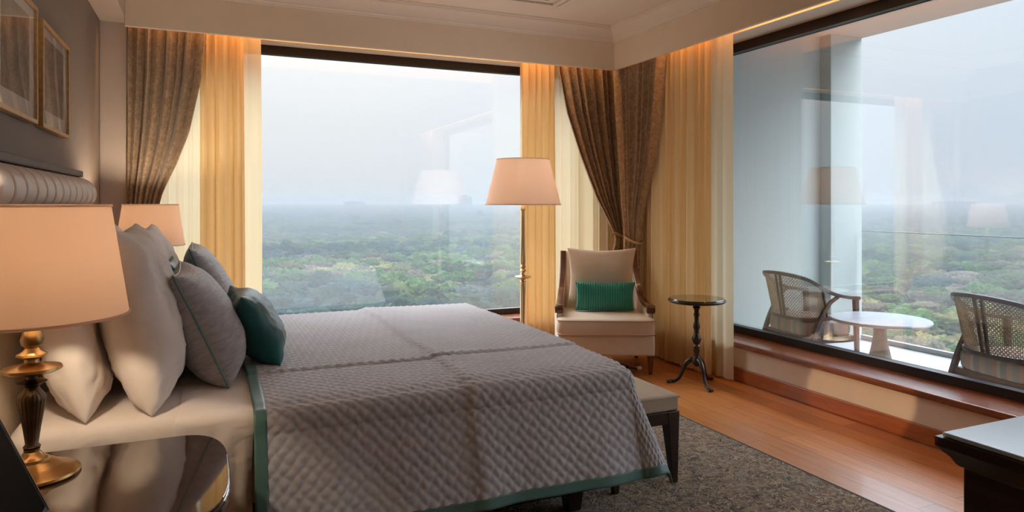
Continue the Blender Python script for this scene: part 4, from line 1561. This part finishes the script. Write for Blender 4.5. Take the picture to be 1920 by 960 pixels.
def forest():
    rnd = random.Random(21)
    spots = []
    # jittered rings: spacing grows slowly with distance
    d = 62.0
    while d < 3600:
        sp = 7.4 * (1 + max(0, d - 500) / 1500) * (1.0 + 0.25 * (d > 1500))
        az0, az1 = -20.0, 80.0
        n = int(R(az1 - az0) * d / sp)
        for k in range(n):
            az = R(az0 + (az1 - az0) * (k + rnd.random()) / n)
            dd = d + rnd.uniform(-0.5, 0.5) * sp
            spots.append((dd * math.sin(az), dd * math.cos(az), dd, math.degrees(az)))
        d += sp * (0.86 if d < 900 else 1.5 if d < 2000 else 2.2)

    def base(x, y, dd):
        g = noise.noise((x * 0.006, y * 0.006, 3.0))
        h = TREE_TOP - 4.2 + 2.6 * noise.noise((x * 0.02, y * 0.02, 0)) + 3.0 * g
        return h - min(3.0, dd / 900)

    def pick(x, y):
        c = noise.noise((x * 0.012 + 5, y * 0.012, 1.5)) + 0.55 * rnd.uniform(-1, 1)
        t = (c + 0.9) / 1.8
        return max(0, min(5, int(t * 6)))
    order = [1, 5, 0, 3, 4, 2]
    vis = [s for s in spots if (2 < s[3] < 26 and s[2] > 118) or (41 < s[3] < 61 and s[2] > 84)]
    vis.sort(key=lambda s: s[2])
    near = vis[:290]
    ids = set(id(s) for s in near)
    rest = [s for s in spots if id(s) not in ids]
    names = ['mid green leafy tree crown in the hazy forest below the windows', 'dark green tree crown in the hazy forest below the windows',
             'olive yellowish tree crown in the hazy forest below the windows', 'fresh green tree crown in the hazy forest below the windows',
             'dry brownish tree crown in the hazy forest below the windows', 'blue green tree crown in the hazy forest below the windows']
    groups = ['mid green forest trees', 'dark green forest trees', 'olive forest trees', 'fresh green forest trees', 'dry brown forest trees', 'blue green forest trees']
    firsts = {}
    for (x, y, dd, az) in near:
        k = order[pick(x, y)]
        o = bpy.data.objects.new('forest_tree', KINDS[k])
        COL.objects.link(o)
        s = rnd.uniform(0.55, 1.4)
        o.location = (x, y, base(x, y, dd) + rnd.uniform(-1.6, 1.6))
        o.rotation_euler = (0, 0, rnd.uniform(0, 6.28))
        o.scale = (s, s, s * rnd.uniform(0.85, 1.15))
        tag(o, names[k], 'tree', groups[k])
        firsts.setdefault(k, o)
    for k in range(6):
        if k not in firsts:
            x, y, dd, az = rest.pop(0)
            o = bpy.data.objects.new('forest_tree', KINDS[k])
            COL.objects.link(o)
            o.location = (x, y, base(x, y, dd))
            tag(o, names[k], 'tree', groups[k])
            firsts[k] = o
    # everything farther away: one woodland object scattering the same crowns
    pts, kid, scl, rot = [], [], [], []
    for (x, y, dd, az) in rest:
        pts.append((x, y, base(x, y, dd) + rnd.uniform(-1, 1.0)))
        kid.append(order[pick(x, y)])
        s = rnd.uniform(0.55, 1.4) * (1 + max(0, dd - 500) / 1500)
        scl.append((s, s, min(s, 1.9) * rnd.uniform(0.85, 1.2) * (1.6 if rnd.random() < 0.03 and dd > 700 else 1)))
        rot.append(rnd.uniform(0, 6.28))
    me = bpy.data.meshes.new('woodland')
    me.from_pydata(pts, [], [])
    a = me.attributes.new('kind_index', 'INT', 'POINT')
    a.data.foreach_set('value', kid)
    a = me.attributes.new('crown_scale', 'FLOAT_VECTOR', 'POINT')
    a.data.foreach_set('vector', [c for s in scl for c in s])
    a = me.attributes.new('crown_turn', 'FLOAT', 'POINT')
    a.data.foreach_set('value', rot)
    o = bpy.data.objects.new('woodland', me)
    COL.objects.link(o)
    ng = bpy.data.node_groups.new('woodland_scatter', 'GeometryNodeTree')
    ng.interface.new_socket('Geometry', in_out='INPUT', socket_type='NodeSocketGeometry')
    ng.interface.new_socket('Geometry', in_out='OUTPUT', socket_type='NodeSocketGeometry')
    gi = ng.nodes.new('NodeGroupInput')
    go = ng.nodes.new('NodeGroupOutput')
    iop = ng.nodes.new('GeometryNodeInstanceOnPoints')
    gti = ng.nodes.new('GeometryNodeGeometryToInstance')
    # multi-input joins read in reverse link order, so link from the last kind to the first
    for k in range(5, -1, -1):
        oi = ng.nodes.new('GeometryNodeObjectInfo')
        oi.inputs['Object'].default_value = firsts[k]
        oi.inputs['As Instance'].default_value = False
        ng.links.new(oi.outputs['Geometry'], gti.inputs[0])
    ng.links.new(gi.outputs[0], iop.inputs['Points'])
    ng.links.new(gti.outputs[0], iop.inputs['Instance'])
    iop.inputs['Pick Instance'].default_value = True

    def attr(nm, typ):
        x = ng.nodes.new('GeometryNodeInputNamedAttribute')
        x.data_type = typ
        x.inputs['Name'].default_value = nm
        return [s for s in x.outputs if s.enabled and s.name == 'Attribute'][0]
    ng.links.new(attr('kind_index', 'INT'), iop.inputs['Instance Index'])
    ng.links.new(attr('crown_scale', 'FLOAT_VECTOR'), iop.inputs['Scale'])
    cx = ng.nodes.new('ShaderNodeCombineXYZ')
    ng.links.new(attr('crown_turn', 'FLOAT'), cx.inputs['Z'])
    ng.links.new(cx.outputs[0], iop.inputs['Rotation'])
    ng.links.new(iop.outputs[0], go.inputs[0])
    md = o.modifiers.new('scatter', 'NODES')
    md.node_group = ng
    tag(o, 'dense hazy woodland stretching to the horizon behind the nearer trees', 'woodland', kind='stuff')
    # the ground under it
    g = MB().box(-5000, 5000, 25, 5000, -34, -31.5)
    ob = g.build('terrain', M['ground'])
    ob['kind'] = 'structure'
    # distant buildings on the skyline
    for i, (az, dist, w, h, lb) in enumerate(((19.9, 1750, 34, 36, 'pale tower block on the hazy skyline left of the floor lamp'),
                                             (10.9, 2100, 60, 9, 'low pale building on the skyline in mid window'),
                                             (56.5, 2000, 90, 9, 'low hazy building on the skyline at far right'))):
        r = thing('distant_building', lb, 'building', (dist * math.sin(R(az)), dist * math.cos(R(az)), -31.5), R(-az))
        MB().box(-w / 2, w / 2, -9, 9, 0, 31 + h * 0.5).build('facade', M['tower'], r)
        MB().box(-w / 4, w / 4, -6, 6, 31 + h * 0.5, 31 + h * 0.62).build('roof_block', M['tower'], r)


forest()

# haze over the land: a real scattering volume well beyond the balcony
hz = MB().box(-6000, 6000, 0, 5200, -31.4, -9)
hm = N('morning_haze')
vs_ = hm.n('VolumeScatter')
vs_.inputs['Color'].default_value = (0.80, 0.91, 1.0, 1)
vs_.inputs['Density'].default_value = 0.20 / 290
vs_.inputs['Anisotropy'].default_value = 0.0
va_ = hm.n('VolumeAbsorption')
va_.inputs['Color'].default_value = (0, 0, 0, 1)
va_.inputs['Density'].default_value = 0.80 / 290
ad_ = hm.n('AddShader')
hm.l(vs_.outputs[0], ad_.inputs[0])
hm.l(va_.outputs[0], ad_.inputs[1])
hm.l(ad_.outputs[0], hm.out.inputs['Volume'])
ho = hz.build('haze', hm.m)
ho.location = (58 * math.sin(R(31)), 58 * math.cos(R(31)), 0)
ho.rotation_euler = (0, 0, R(-31))
tag(ho, 'pale morning haze lying over the forest', 'haze', kind='stuff')
h2 = N('thin_upper_haze')
v2 = h2.n('VolumeScatter')
v2.inputs['Color'].default_value = (0.86, 0.93, 1.0, 1)
v2.inputs['Density'].default_value = 0.25 / 1700
a2 = h2.n('VolumeAbsorption')
a2.inputs['Color'].default_value = (0, 0, 0, 1)
a2.inputs['Density'].default_value = 0.70 / 1700
d2 = h2.n('AddShader')
h2.l(v2.outputs[0], d2.inputs[0])
h2.l(a2.outputs[0], d2.inputs[1])
h2.l(d2.outputs[0], h2.out.inputs['Volume'])
hu = MB().box(-6000, 6000, 0, 5200, -8.9, 24).build('haze', h2.m)
hu.location = ho.location
hu.rotation_euler = ho.rotation_euler
tag(hu, 'thin upper haze fading the horizon into the sky', 'haze', kind='stuff')

# ------------------------------------------------------------------ sky
w = bpy.data.worlds.new('sky')
SC.world = w
w.use_nodes = True
t = w.node_tree
t.nodes.clear()
out = t.nodes.new('ShaderNodeOutputWorld')
bg = t.nodes.new('ShaderNodeBackground')
tc = t.nodes.new('ShaderNodeTexCoord')
sx = t.nodes.new('ShaderNodeSeparateXYZ')
t.links.new(tc.outputs['Generated'], sx.inputs[0])
rp = t.nodes.new('ShaderNodeValToRGB')
e = rp.color_ramp.elements
e[0].position = 0.0
e[0].color = (0.84, 0.86, 0.90, 1)
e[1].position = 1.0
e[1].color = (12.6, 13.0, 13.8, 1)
e2 = e.new(0.10)
e2.color = (0.95, 0.96, 0.985, 1)
e3 = e.new(0.25)
e3.color = (1.12, 1.12, 1.13, 1)
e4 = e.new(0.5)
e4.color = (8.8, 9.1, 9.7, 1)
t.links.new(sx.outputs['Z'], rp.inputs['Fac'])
# bluer and a little dimmer towards +X (away from the sunrise side)
mr = t.nodes.new('ShaderNodeMapRange')
mr.inputs['From Min'].default_value = 0.2
mr.inputs['From Max'].default_value = 0.9
t.links.new(sx.outputs['X'], mr.inputs['Value'])
mx = t.nodes.new('ShaderNodeMix')
mx.data_type = 'RGBA'
mx.blend_type = 'MULTIPLY'
mx.inputs[7].default_value = (0.78, 0.89, 1.0, 1)
t.links.new(mr.outputs[0], mx.inputs[0])
t.links.new(rp.outputs[0], mx.inputs[6])
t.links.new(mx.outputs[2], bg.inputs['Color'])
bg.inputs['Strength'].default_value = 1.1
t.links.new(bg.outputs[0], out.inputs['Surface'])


# ------------------------------------------------------------------ cove lighting in the curtain boxes
def area(name, loc, sx_, sy_, power, col, rot=(0, 0, 0)):
    l = bpy.data.lights.new(name, 'AREA')
    l.shape = 'RECTANGLE'
    l.size, l.size_y = sx_, sy_
    l.energy = power
    l.color = col
    o = bpy.data.objects.new(name, l)
    COL.objects.link(o)
    o.location = loc
    o.rotation_euler = rot
    return o


WARM = (1.0, 0.50, 0.18)
area('cove_strip_back', (1.45, 5.50, 2.86), 3.8, 0.03, 17, WARM)
area('cove_strip_right', (3.485, 2.5, 2.86), 0.03, 5.6, 20, WARM)
# added unseen fill spots at ceiling height, raising the room's warm ambient light
for nm, x, y, p in (('ambient_fill_spot', 2.6, 1.2, 14), ('ambient_fill_spot', 0.6, -0.6, 4), ('ambient_fill_spot', 2.6, -0.8, 11)):
    l = bpy.data.lights.new(nm, 'SPOT')
    l.energy = p
    l.color = (1, 0.72, 0.45)
    l.spot_size = R(110)
    l.spot_blend = 0.8
    l.shadow_soft_size = 0.05
    o = bpy.data.objects.new(nm, l)
    COL.objects.link(o)
    o.location = (x, y, CEIL - 0.02)
wash = bpy.data.lights.new('wall_patch_spot', 'SPOT')  # added spot without a fixture, casts the light patch below the right window
wash.energy = 300
wash.color = (1, 0.70, 0.40)
wash.spot_size = R(7.4)
wash.use_square = True
wash.spot_blend = 0.12
wash.shadow_soft_size = 0.02
wo = bpy.data.objects.new('wall_patch_spot', wash)
COL.objects.link(wo)
wo.location = (0.25, 0.05, 1.25)
wo.rotation_euler = (Vector((3.68, 3.02, 0.16)) - Vector(wo.location)).to_track_quat('-Z', 'Y').to_euler()

# ------------------------------------------------------------------ camera and view
cam = bpy.data.cameras.new('camera')
cam.sensor_width = 36
cam.sensor_fit = 'HORIZONTAL'
cam.lens = 1290 / 1920 * 36
cam.shift_y = -100 / 1920
cam.clip_end = 9000
cam.clip_start = 0.05
co = bpy.data.objects.new('camera', cam)
COL.objects.link(co)
co.location = (0, 0, 1.35)
co.rotation_euler = (R(90), 0, R(-23.8))
SC.camera = co
SC.view_settings.view_transform = 'Standard'
SC.view_settings.look = 'None'
SC.view_settings.gamma = 1
SC.view_settings.use_curve_mapping = False
SC.view_settings.exposure = 0.0
cy = SC.cycles
cy.use_denoising = True
cy.max_bounces = 10
cy.diffuse_bounces = 5
cy.glossy_bounces = 4
cy.transmission_bounces = 6
cy.transparent_max_bounces = 24
cy.volume_bounces = 2
cy.sample_clamp_indirect = 6
cy.caustics_reflective = False
cy.caustics_refractive = False
